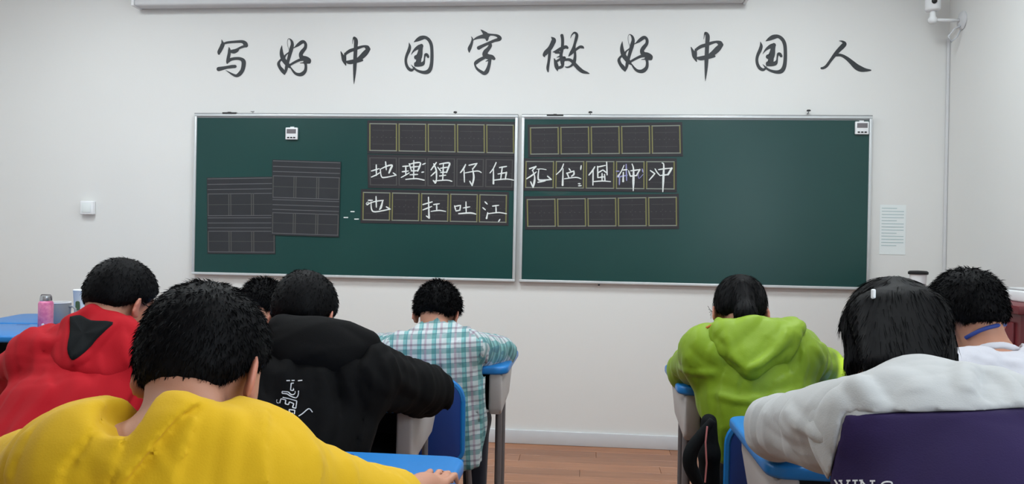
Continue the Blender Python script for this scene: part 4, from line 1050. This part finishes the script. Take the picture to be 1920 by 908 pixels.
def red_boy():
    F = Figure('person', 'child in a red hooded top with black hood lining, far left', ('p', 226, 562, 2.1), 16, 30, 0, 1.0,
               ('p', 205, 640, 2.02), ('p', 78, 672, 1.98), ('p', 268, 682, 2.03), ('p', -25, 735, 2.2), ('p', 340, 735, 2.25), ('p', 80, 700, 2.4), ('p', 300, 705, 2.4), (-1.30, 1.70, .53))
    F.build_body(.007)
    hair = lambda P: F.cap(P, .011, -.058, 2); F.build_hair(hair, .006, 6000, (.006, .010), .9, .0009, lift=.38)
    base = top_of(F, .022, 11, .008, 42, .060, low=.48, sleeve=(.95, .95))
    cr = [([(20, 705), (90, 695), (180, 680)], -.012, .02), ([(60, 640), (110, 640), (140, 600)], .008, .02), ([(140, 600), (132, 650), (140, 690)], .006, .015)]
    F.add('hooded_top', F.with_creases(base, cr), pts_of(F), .13, .007, M['red'])
    # hood lying open behind the neck: raised rims round the black lining
    H0 = [np.array(spot(*p)) for p in ((130, 606, 1.98), (176, 588, 2.01), (212, 606, 2.01), (250, 616, 2.01))]
    def rimf(P):
        d = rcone(P, H0[0], H0[1], .018, .022)
        for a_, b_ in ((1, 2), (2, 3)): d = smin(d, rcone(P, H0[a_], H0[b_], .022, .018), .02)
        return d
    def hood(P):
        d = smax(base(P)-.004, ell(P, spot(190, 650, 1.96), (.125, .09, .10), F.T), .03)
        return smin(d, rimf(P), .03)-folds(P, 5, 20, .003, F.s)
    poly = [(131, 594), (150, 591), (172, 601), (212, 604), (196, 622), (172, 648), (150, 668), (134, 675), (126, 655), (131, 625)]
    hd = F.with_creases(hood, [([(218, 602), (190, 636), (160, 668), (134, 682)], .010, .010), ([(133, 590), (126, 630), (124, 672)], .009, .010)])
    F.add('hood', hd, [np.array(spot(190, 640, 1.98))], .16, .006, M['red'])
    F.patch(hd, poly, M['lining'], 'hood_lining', .006)['label'] = 'black hood lining'
    # glasses
    for sx in (-1, 1):
        bm = bmesh.new(); c = F.hw((sx*.03, .096, -.01))
        tube(bm, [Vector(F.hw((sx*.03+.021*math.cos(a), .097, -.01+.016*math.sin(a)))-np.array(F.org)) for a in [2*math.pi*k/20 for k in range(21)]], .0014, 6, cap=False)
        tube(bm, [Vector(F.hw(p)-np.array(F.org)) for p in ((sx*.051, .095, -.006), (sx*.072, .075, -.006), (sx*.083, .0, -.004))], .0014, 6)
        obj('glasses_rim', bm, M['black'], F.root)
    F.trousers(M['navy'])

def hidden_boy():
    F = Figure('person', 'mostly hidden child with short black hair, between the yellow and black tops', ('p', 492, 580, 3.0), 0, 45, 0, 1.0,
               ('p', 490, 632, 2.93), ('p', 425, 655, 2.88), ('p', 555, 657, 2.88), ('p', 385, 650, 3.1), ('p', 595, 652, 3.1), ('p', 450, 640, 3.25), ('p', 530, 641, 3.25), (-1.22, 2.90, .53))
    F.build_body(.009)
    F.build_hair(lambda P: F.cap(P, .014, -.058, 3), .007, 4000, (.014, .022), .4, .0014)
    F.add('jumper', top_of(F, .018, 21, .004, low=.48, sleeve=(.95, .95)), pts_of(F), .12, .009, M['dcloth']); F.trousers(M['navy'])

def black_boy():
    F = Figure('person', 'child in a black hooded top with white outline letters on the back', ('p', 570, 588, 2.1), 4, 32, 0, 1.02,
               ('p', 585, 665, 2.02), ('p', 470, 712, 1.97), ('p', 688, 705, 2.0), ('p', 400, 738, 2.25), ('p', 803, 734, 2.28), ('p', 500, 715, 2.42), ('p', 700, 716, 2.42), (-.70, 1.88, .53))
    F.build_body(.007)
    F.build_hair(lambda P: F.cap(P, .011, -.058, 4), .006, 6000, (.005, .009), .9, .0009, lift=.35)
    base = top_of(F, .022, 31, .010, 44, .060, low=.47, sleeve=(.95, .95), soff=.032)
    cr = [([(700, 640), (690, 690), (720, 740)], .008, .014), ([(735, 660), (750, 710), (790, 740)], .006, .014)]
    f = F.with_creases(base, cr)
    hc = np.array(spot(600, 650, 1.955))
    hood = lambda P: smin(ell(P, hc, (.125, .05, .075), F.T)-folds(P, 7, 30, .007, (1, 0, 0)), smin(rcone(P, spot(530, 614, 1.98), spot(600, 624, 1.98), .034, .034), rcone(P, spot(600, 636, 1.97), spot(690, 646, 1.99), .032, .030), .02)-folds(P, 8, 34, .007, (1, 0, 0)), .03)
    F.add('hooded_top', f, pts_of(F), .13, .007, M['hoodie']); F.add('hood', hood, [hc, spot(560, 640, 1.97), spot(690, 640, 1.99)], .13, .006, M['hoodie'])
    st = [[(390,200),(510,200)],[(570,205),(640,195)],[(460,240),(510,240)],[(510,240),(495,355)],[(495,355),(450,350)],[(450,350),(460,240)],
          [(580,355),(575,420),(545,465),(480,455),(400,405)],[(400,405),(325,395)],[(325,395),(330,365)],[(330,365),(420,375)],[(420,375),(460,415),(500,415),(530,385),(525,360)],
          [(335,460),(430,480)],[(430,480),(555,515)],[(555,515),(530,630)],[(530,630),(480,620)],[(480,620),(500,560)],[(500,560),(440,530)],[(440,530),(425,575)],[(425,575),(370,560)],[(370,560),(380,500)],[(380,500),(310,480)],[(310,480),(290,550)],
          [(250,490),(240,530),(275,550)],[(430,650),(515,660)],[(515,660),(505,720)],[(430,660),(450,700),(490,710)],[(580,750),(640,710),(720,640),(760,640)],[(760,640),(795,690)]]
    F.ink(f, st, 490, 690, .1211, 1.9, M['ink2'], F.root, 'outline_lettering'); F.trousers(M['navy'])

def plaid_mat():
    mt = cloth('checked_cotton', (214, 222, 222)); nt = mt.node_tree; b = nt.nodes['Principled BSDF']
    at_ = nt.nodes.new('ShaderNodeAttribute'); at_.attribute_name = 'weave'; sx = nt.nodes.new('ShaderNodeSeparateXYZ'); nt.links.new(at_.outputs['Vector'], sx.inputs[0])
    def stripes(out, period, width, phase):
        a = nt.nodes.new('ShaderNodeMath'); a.operation = 'MULTIPLY_ADD'; a.inputs[1].default_value = 1/period; a.inputs[2].default_value = phase; nt.links.new(out, a.inputs[0])
        f_ = nt.nodes.new('ShaderNodeMath'); f_.operation = 'FRACT'; nt.links.new(a.outputs[0], f_.inputs[0])
        c_ = nt.nodes.new('ShaderNodeMath'); c_.operation = 'LESS_THAN'; c_.inputs[1].default_value = width; nt.links.new(f_.outputs[0], c_.inputs[0]); return c_.outputs[0]
    def lin(c): return tuple(((x/255+.055)/1.055)**2.4 for x in c)+(1,)
    cur = None; base = lin((178, 188, 190))
    for ax, per, wd, ph, colr, fac in ((0, .052, .30, 0, (70, 150, 150), .72), (1, .052, .30, .1, (84, 158, 158), .62), (0, .052, .16, .5, (150, 122, 140), .6), (1, .052, .14, .55, (150, 122, 140), .55), (0, .052, .05, .78, (60, 110, 130), .6), (1, .052, .05, .8, (60, 110, 130), .6)):
        s_ = stripes(sx.outputs[ax], per, wd, ph); g = nt.nodes.new('ShaderNodeMath'); g.operation = 'MULTIPLY'; g.inputs[1].default_value = fac; nt.links.new(s_, g.inputs[0])
        mx = nt.nodes.new('ShaderNodeMix'); mx.data_type = 'RGBA'; mx.blend_type = 'MULTIPLY' if ax else 'MIX'; mx.inputs[7].default_value = lin(colr); nt.links.new(g.outputs[0], mx.inputs[0])
        if cur: nt.links.new(cur, mx.inputs[6])
        else: mx.inputs[6].default_value = base
        cur = mx.outputs[2]
    nt.links.new(cur, b.inputs['Base Color']); return mt
def weave(o, F, org, r, s_):
    n = len(o.data.vertices); v = np.empty(n*3, f32); o.data.vertices.foreach_get('co', v); v = v.reshape(-1, 3)+np.array(F.org)-org
    u = v@unit(r); w_ = v@unit(s_); a = np.zeros((n, 3), f32); a[:, 0] = u; a[:, 1] = w_
    at_ = o.data.attributes.new('weave', 'FLOAT_VECTOR', 'POINT'); at_.data.foreach_set('vector', a.ravel())

def plaid_boy():
    F = Figure('person', 'child in a teal and white checked shirt below the left board', ('p', 820, 586, 3.0), 5, 34, 0, 1.0,
               ('p', 820, 632, 2.93), ('p', 752, 660, 2.86), ('p', 878, 655, 2.88), ('p', 712, 655, 3.06), ('p', 938, 660, 3.10), ('p', 760, 645, 3.25), ('p', 885, 645, 3.26), (-.55, 2.91, .53))
    F.build_body(.008)
    F.build_hair(lambda P: F.cap(P, .014, -.045, 5, amp=.004), .006, 7000, (.010, .018), .5, .0012, lift=.65)
    PM = plaid_mat(); h0 = spot(862, 700, 2.87); h1 = spot(880, 885, 2.84)
    def tor(P):
        d = F.torso(P, .020, .012); d = smin(d, rcone(P, h0, h1, .050, .042), .05)
        d = smin(d, rcone(P, spot(800, 700, 2.86), spot(850, 850, 2.84), .06, .05), .05)
        d = d-folds(P, 41, 55, .009, (0, 0, 1), .15)
        hole = rcone(P, F.neck-F.s*.01, F.hw((0, -.03, -.03)), .056, .05); d = smax(d, -hole, .01)
        hem = (P-V(spot(900, 872, 2.84)))@V(unit([-.25, -.1, 1.])); return smax(d, -hem, .006)
    o = F.add('shirt', tor, pts_of(F)[:2]+[F.pel, F.neck, h1], .17, .007, PM); weave(o, F, F.mid, F.r, F.s)
    for sd, el, wr, sh in ((-1, F.elL, F.wrL, F.shL), (1, F.elR, F.wrR, F.shR)):
        def sl(P):
            d = F.armd(P, sd, .022, .018); end = el+(wr-el)*.9
            return smax(smax(d, (P-V(end))@V(unit(wr-el)), .006), -((P-V(sh))@V(unit(el-sh)))-.03, .01)-folds(P, 43+sd, 34, .006, np.cross(el-sh, [0, 0, 1.]), .2)
        q = F.add('sleeve', sl, [sh, el, wr], .09, .006, PM, parent=F.root); weave(q, F, sh, np.cross(el-sh, [0, 0, 1.]), el-sh)
    cf, c = collar(F, .050, .010, tilt=.15, sx=1.15); q = F.add('collar', cf, [c], .10, .005, PM); weave(q, F, c, F.r, F.s)
    F.trousers(M['navy'])

def green_girl():
    F = Figure('person', 'girl with a low ponytail in a lime green hooded jacket', ('p', 1388, 582, 2.6), 6, 32, 0, 1.0,
               ('p', 1405, 640, 2.53), ('p', 1328, 664, 2.48), ('p', 1488, 664, 2.50), ('p', 1288, 694, 2.75), ('p', 1545, 692, 2.74), ('p', 1350, 677, 2.95), ('p', 1480, 680, 2.92), (.56, 2.42, .53), wide=.95)
    F.build_body(.008)
    pony0 = F.hw((.012, -.085, .005)); pony1 = F.hw((.02, -.10, -.055))
    def hair(P):
        d = F.cap(P, .010, -.06, 6, amp=.0012); q = F.hl(P)
        tail = rcone(P, F.hw((.0, -.088, .03)), spot(1400, 592, 2.47), .030, .030); tail = smin(tail, rcone(P, spot(1398, 588, 2.47), spot(1402, 612, 2.475), .030, .010), .02)
        tail = tail+.0015*np.sin(P[:, 0]*500+3*np.sin(P[:, 2]*40))
        return smin(d, tail, .02)
    o, v = F.build_hair(hair, .005, 6000, (.014, .026), .9, .0006, down=.8, lift=.0)
    tp = np.array(spot(1379, 521, 2.62)); bm = bmesh.new(); lathe(bm, [(0, -.006), (.012, -.004), (.014, 0), (.010, .006), (0, .009)], 14); obj('hair_clip', bm, mat('red_clip', (190, 50, 80), .4), F.root, smooth=True, loc=Vector(tp-np.array(F.org)))['label'] = 'small red hair clip'
    for k in range(5):
        bm = bmesh.new(); a = F.hw((-.07, .02+.006*k, .0)); e = spot(1333-k*1.5, 598-k*6, 2.62); tube(bm, [Vector(a-np.array(F.org)), Vector((np.array(e)+a)/2-np.array(F.org))+Vector((-.008, 0, .005)), e-Vector(F.org)], .0007, 4); obj('loose_hair', bm, M['strand'], F.root)
    base = top_of(F, .026, 51, .009, 34, .060, low=.58, sleeve=(.95, .95), belly=.0)
    cr = [([(1290, 650), (1320, 680), (1345, 690)], -.010, .012), ([(1340, 740), (1400, 752), (1500, 735)], .008, .010), ([(1345, 720), (1420, 735), (1510, 715)], -.007, .010), ([(1530, 650), (1545, 680), (1530, 720)], .008, .012), ([(1270, 690), (1300, 700), (1340, 700)], .008, .01), ([(1500, 630), (1510, 680), (1500, 740)], .006, .01)]
    f = F.with_creases(base, cr)
    F.add('jacket', f, pts_of(F), .13, .007, M['green'])
    a0, a1, a2 = [np.array(spot(*p)) for p in ((1348, 618, 2.44), (1408, 690, 2.37), (1492, 615, 2.46))]
    def hood(P):
        c = (a0+a2)/2*.62+a1*.38; d = ell(P, c, (.120, .040, .085), F.T); d = smin(d, rcone(P, a0, a1, .022, .018), .05); d = smin(d, rcone(P, a2, a1, .028, .018), .05)
        d = smin(d, rcone(P, spot(1350, 606, 2.50), spot(1420, 616, 2.45), .018, .018), .02); d = smin(d, rcone(P, spot(1420, 616, 2.45), spot(1488, 606, 2.50), .018, .018), .02)
        return d-folds(P, 53, 38, .005, a1-a2, .3)
    g = F.with_creases(hood, [([(1480, 620), (1455, 660), (1412, 690)], .012, .012), ([(1500, 625), (1490, 670), (1430, 715)], .010, .010), ([(1360, 625), (1375, 670), (1405, 700)], .006, .012), ([(1440, 630), (1430, 660), (1405, 680)], -.008, .012)])
    F.add('hood', g, [a0, a1, a2], .12, .006, M['green'])
    for pts in (((1325, 611, 2.46), (1345, 601, 2.49), (1362, 597, 2.51)), ((1470, 599, 2.51), (1490, 602, 2.50), (1505, 606, 2.48))):
        w3 = [hit(f, p[0], p[1]+4) for p in pts]
        if all(x is not None for x in w3):
            bm = bmesh.new(); tube(bm, [Vector(x-np.array(F.org)) for x in w3], .004, 8); obj('piping', bm, M['gpipe'], F.root, smooth=True)['label'] = 'orange shoulder piping'
    F.trousers(M['lining'])

def purple_girl():
    F = Figure('person', 'girl with a black bob in a purple jacket with off-white shoulders', ('p', 1674, 634, 1.45), -8, 24, 0, .93,
               ('p', 1715, 765, 1.27), ('p', 1618, 806, 1.20), ('p', 1872, 795, 1.23), ('p', 1452, 802, 1.75), ('p', 2010, 850, 1.55), ('p', 1560, 800, 1.92), ('p', 1850, 800, 1.8), (.50, .82, .53))
    F.build_body(.006)
    zc = spot(1680, 700, 1.40)[2]
    def hair(P):
        d = F.cap(P, .011, -.08, 7, amp=.0006); q = F.hl(P)
        c = F.hc+np.array([.004, -.022, -.050]); cur = ell(P, c, (.088, .090, .122)); inner = ell(P, c+[0, .05, -.03], (.062, .096, .12))
        ang = .012*np.sin(np.arctan2(P[:, 0]-F.hc[0], P[:, 1]-F.hc[1])*5); cur = smax(cur, (zc+ang-.35*(P[:, 0]-F.hc[0])*0)-P[:, 2], .010); cur = smax(cur, -inner, .02)
        face = ell(P, F.hw((0, .10, -.04)), (.06, .06, .08), F.H); d = smin(d, cur, .03); d = smax(d, -face, .02)
        lock = rcone(P, spot(1622, 606, 1.48), spot(1575, 613, 1.49), .026, .004); lock = smin(lock, rcone(P, spot(1612, 610, 1.48), spot(1606, 660, 1.50), .02, .012), .015)
        d = smin(d, lock, .015); 
        for x0_, x1_ in ((1628, 1632), (1655, 1660), (1684, 1690), (1712, 1720), (1738, 1750)): d = smin(d, rcone(P, spot(x0_, 590, 1.385), spot(x1_, 682, 1.285), .030, .012), .035)
        rl = rcone(P, spot(1742, 610, 1.44), spot(1768, 672, 1.40), .022, .007); d = smin(d, rl, .02)
        return d+.0008*np.sin(np.arctan2(P[:, 0]-F.hc[0], P[:, 1]-F.hc[1])*90+3*np.sin(P[:, 2]*30))
    F.build_hair(hair, .005, 11000, (.016, .028), 1.0, .0006, down=1.5, lift=.0)
    bm = bmesh.new(); box(bm, (-.0035, -.004, -.018), (.0035, .002, .012), .002, 2); hp = hit(hair, 1637, 556); obj('hair_clip', bm, M['white'], F.root, smooth=True, loc=Vector(hp-np.array(F.org)))['label'] = 'small white hair clip'
    nb = F.neck+F.s*.012
    def tc(P):
        d = F.torso(P, .026, 0)-folds(P, 61, 26, .0035, F.r, .4); return smax(d, -rcone(P, nb+F.s*.03, F.hw((0, -.01, -.03)), .048, .052), .012)
    cr = [([(1590, 700), (1620, 730), (1640, 765)], .008, .014), ([(1820, 672), (1812, 705), (1822, 740)], .010, .014), ([(1845, 690), (1852, 720), (1840, 745)], -.008, .014), ([(1650, 690), (1700, 710), (1720, 740)], .005, .02), ([(1880, 700), (1905, 730), (1912, 765)], .008, .012)]
    tcc = F.with_creases(tc, cr)
    zb0 = hit(tc, 1590, 775); zb1 = hit(tc, 1910, 766); d_ = zb1-zb0; nn = unit(np.cross(d_, [0, 1., -.15])); nn = nn if nn[2] > 0 else -nn
    pl_ = lambda P: (P-V(zb0))@V(nn)
    arms = []
    for sd in (-1, 1):
        el, wr, sh = (F.elL, F.wrL, F.shL) if sd < 0 else (F.elR, F.wrR, F.shR)
        cra = [([(1470, 770), (1500, 800), (1560, 830)], .006, .012), ([(1430, 800), (1480, 835), (1540, 850)], -.006, .012)] if sd < 0 else []
        def sl(P, sd=sd, el=el, wr=wr, sh=sh): return smax(F.armd(P, sd, .028, .022), (P-V(el+(wr-el)*.95))@V(unit(wr-el)), .006)-folds(P, 63+sd, 20, .006, np.cross(el-sh, [0, 0, 1.]), .2)
        arms.append(F.with_creases(sl, cra))
    s0 = hit(tc, 1582, 778); s1 = hit(tc, 1566, 850); sn = unit(np.cross(s1-s0, unit(s0-np.array([0, 0, CAMZ])))); sn = sn if sn[0] < 0 else -sn
    side = lambda P: (P-V(s0))@V(sn)          # > 0 outside the arm seam
    yoke = lambda P: smax(tcc(P), -np.maximum(pl_(P), side(P)), .004)
    F.add('jacket_yoke', yoke, [F.shL, F.shR, F.neck], .15, .005, M['offwhite'], label='off-white shoulder yoke')
    for a, pts in zip(arms, ([F.shL, F.elL, F.wrL], [F.shR, F.elR, F.wrR])): F.add('sleeve', a, pts, .10, .006, M['offwhite'], label='off-white sleeve')
    low = lambda P: smax(smax(smax(tcc(P)+.001, pl_(P)+.0005, .004), side(P)+.0005, .004), .5-P[:, 2], .01)
    F.add('jacket_back', low, [F.shL, F.shR, F.pel], .16, .006, M['purple'], label='dark purple jacket back')
    col, c = collar(F, .064, .013, tilt=.05, sx=1.15); F.add('collar', col, [c], .12, .005, M['offwhite'])
    # lettering across the back, cut off by the frame: V I N G
    st = [[(316, 480), (400, 620), (440, 760)], [(410, 505), (490, 505)], [(450, 505), (500, 640), (545, 800)], [(580, 505), (670, 505)], [(625, 505), (590, 640), (548, 800)],
          [(715, 505), (832, 505)], [(775, 505), (775, 800)], [(715, 800), (832, 800)], [(870, 505), (950, 505)], [(915, 505), (1165, 800)], [(915, 505), (915, 800)], [(1108, 515), (1226, 515)], [(1165, 515), (1165, 800)],
          [(1605, 590), (1590, 550), (1500, 535), (1400, 560), (1345, 650), (1370, 760), (1460, 805), (1560, 790), (1600, 740)], [(1540, 700), (1640, 700)], [(1595, 700), (1595, 790)]]
    F.ink(low, st, 1540, 860, .0833, 3.0, M['ink2'], F.root, 'lettering'); F.trousers(M['navy'])

def white_boy():
    F = Figure('person', 'child in a white T-shirt with a blue lanyard, at the right edge', ('p', 1812, 588, 2.0), -14, 20, 0, .94,
               ('p', 1862, 690, 1.93), ('p', 1822, 722, 1.88), ('p', 1990, 722, 1.9), ('p', 1745, 764, 2.2), ('p', 2060, 764, 2.2), ('p', 1830, 742, 2.4), ('p', 1950, 742, 2.4), (1.03, 1.48, .53))
    F.build_body(.007)
    F.build_hair(lambda P: F.cap(P, .011, -.048, 8, amp=.002), .006, 7000, (.008, .014), .7, .0010, lift=.5)
    base = top_of(F, .015, 71, .007, 46, .066, soff=.022, sleeve=(.02, .02), low=.48, neck_shift=(0, 0, .005))
    cr = [([(1800, 640), (1830, 665), (1870, 680)], .006, .01), ([(1850, 645), (1880, 675), (1918, 680)], .006, .01), ([(1840, 650), (1850, 690), (1890, 700)], -.005, .012)]
    F.add('tshirt', F.with_creases(base, cr), pts_of(F), .12, .007, M['wcloth'])
    cf, c = collar(F, .064, .007, tilt=.1, sx=1.05); F.add('neckband', cf, [c], .10, .005, M['wcloth'])
    nk = lambda P: np.minimum(F.body(P), cf(P))
    pts = [hit(nk, x, y) for x, y in ((1812, 634), (1824, 627), (1838, 620), (1852, 615), (1868, 611), (1884, 609), (1896, 610))]
    pts = [Vector(p+grad(nk, p[None].astype(f32), .01)[0]*.002-np.array(F.org)) for p in pts if p is not None]
    bm = bmesh.new(); tube(bm, pts, .0048, 8); obj('lanyard', bm, M['lanyard'], F.root, smooth=True)['label'] = 'blue lanyard cord'
    F.trousers(M['navy'])

yellow_boy(); red_boy(); hidden_boy(); black_boy(); plaid_boy(); green_girl(); purple_girl(); white_boy()

for x, y, lb in ((-.54, .66, 'blue chair under the child in yellow'), (-1.30, 1.74, 'blue chair under the child in red'), (-1.22, 2.93, 'blue chair of the mostly hidden child'), (-.70, 1.95, 'blue chair under the child in black'),
                 (spot(868, 800, 2.73).x-.2, 2.915, 'blue chair behind the checked shirt, its back beside the grey desk'), (spot(1340, 800, 2.27).x+.235, 2.46, 'blue chair behind the green jacket with the black bag on it'), (.50, .86, 'blue chair under the girl in purple'), (1.03, 1.52, 'blue chair under the child in the white shirt')):
    chair(x, y, lb)

def backpack():
    t = thing('backpack', 'black backpack hanging from the left side of the blue chair behind the green jacket', 'bag', (.36, 2.28, 0))
    org = np.array([.36, 2.28, 0]); o3 = [np.array(spot(*p)) for p in ((1330, 792, 2.33), (1330, 850, 2.33), (1326, 960, 2.35))]
    body = lambda P: smin(rcone(P, o3[0], o3[1], .022, .028), rcone(P, o3[1], o3[2], .028, .034), .02)-folds(P, 91, 30, .003)
    sdf_obj('body', body, np.min(o3, 0)-.09, np.max(o3, 0)+.09, .006, M['lining'], t, org)
    for pts, r, nm in ((((1336, 788, 2.2), (1314, 818, 2.2), (1297, 845, 2.2), (1294, 872, 2.2), (1308, 905, 2.2), (1322, 940, 2.2)), .017, 'shoulder_strap'),):
        bm = bmesh.new(); q = catmull([tuple(spot(*p)-Vector(org)) for p in pts], 5); tube(bm, q, [.010+.010*math.sin(math.pi*i/(len(q)-1)) for i in range(len(q))], 10); obj(nm, bm, M['lining'], t, smooth=True)
    bm = bmesh.new(); q = [Vector(spot(*p))-Vector(org) for p in ((1326, 800, 2.17), (1323, 830, 2.17), (1325, 870, 2.17), (1322, 905, 2.17))]; tube(bm, q, .0022, 6); obj('piping', bm, M['redpipe'], t)['label'] = 'thin pink piping'
M['redpipe'] = cloth('pink_piping', (196, 120, 120))
backpack()
t = thing('metal_tin', 'round silver tin on the desk between the green sleeve and the black bob', 'tin', (.872, 2.90, DZ))
bm = bmesh.new(); lathe(bm, [(0, 0), (.036, 0), (.038, .004), (.038, .03), (.040, .032), (.040, .042), (.036, .046), (0, .048)], 30); obj('body', bm, M['steel'], t, smooth=True, sharp=40)
bm = bmesh.new(); tube(bm, [(.040*math.cos(a), .040*math.sin(a), .044) for a in [2*math.pi*k/30 for k in range(31)]], .0025, 6, cap=False); obj('rim', bm, M['leg'], t, smooth=True)
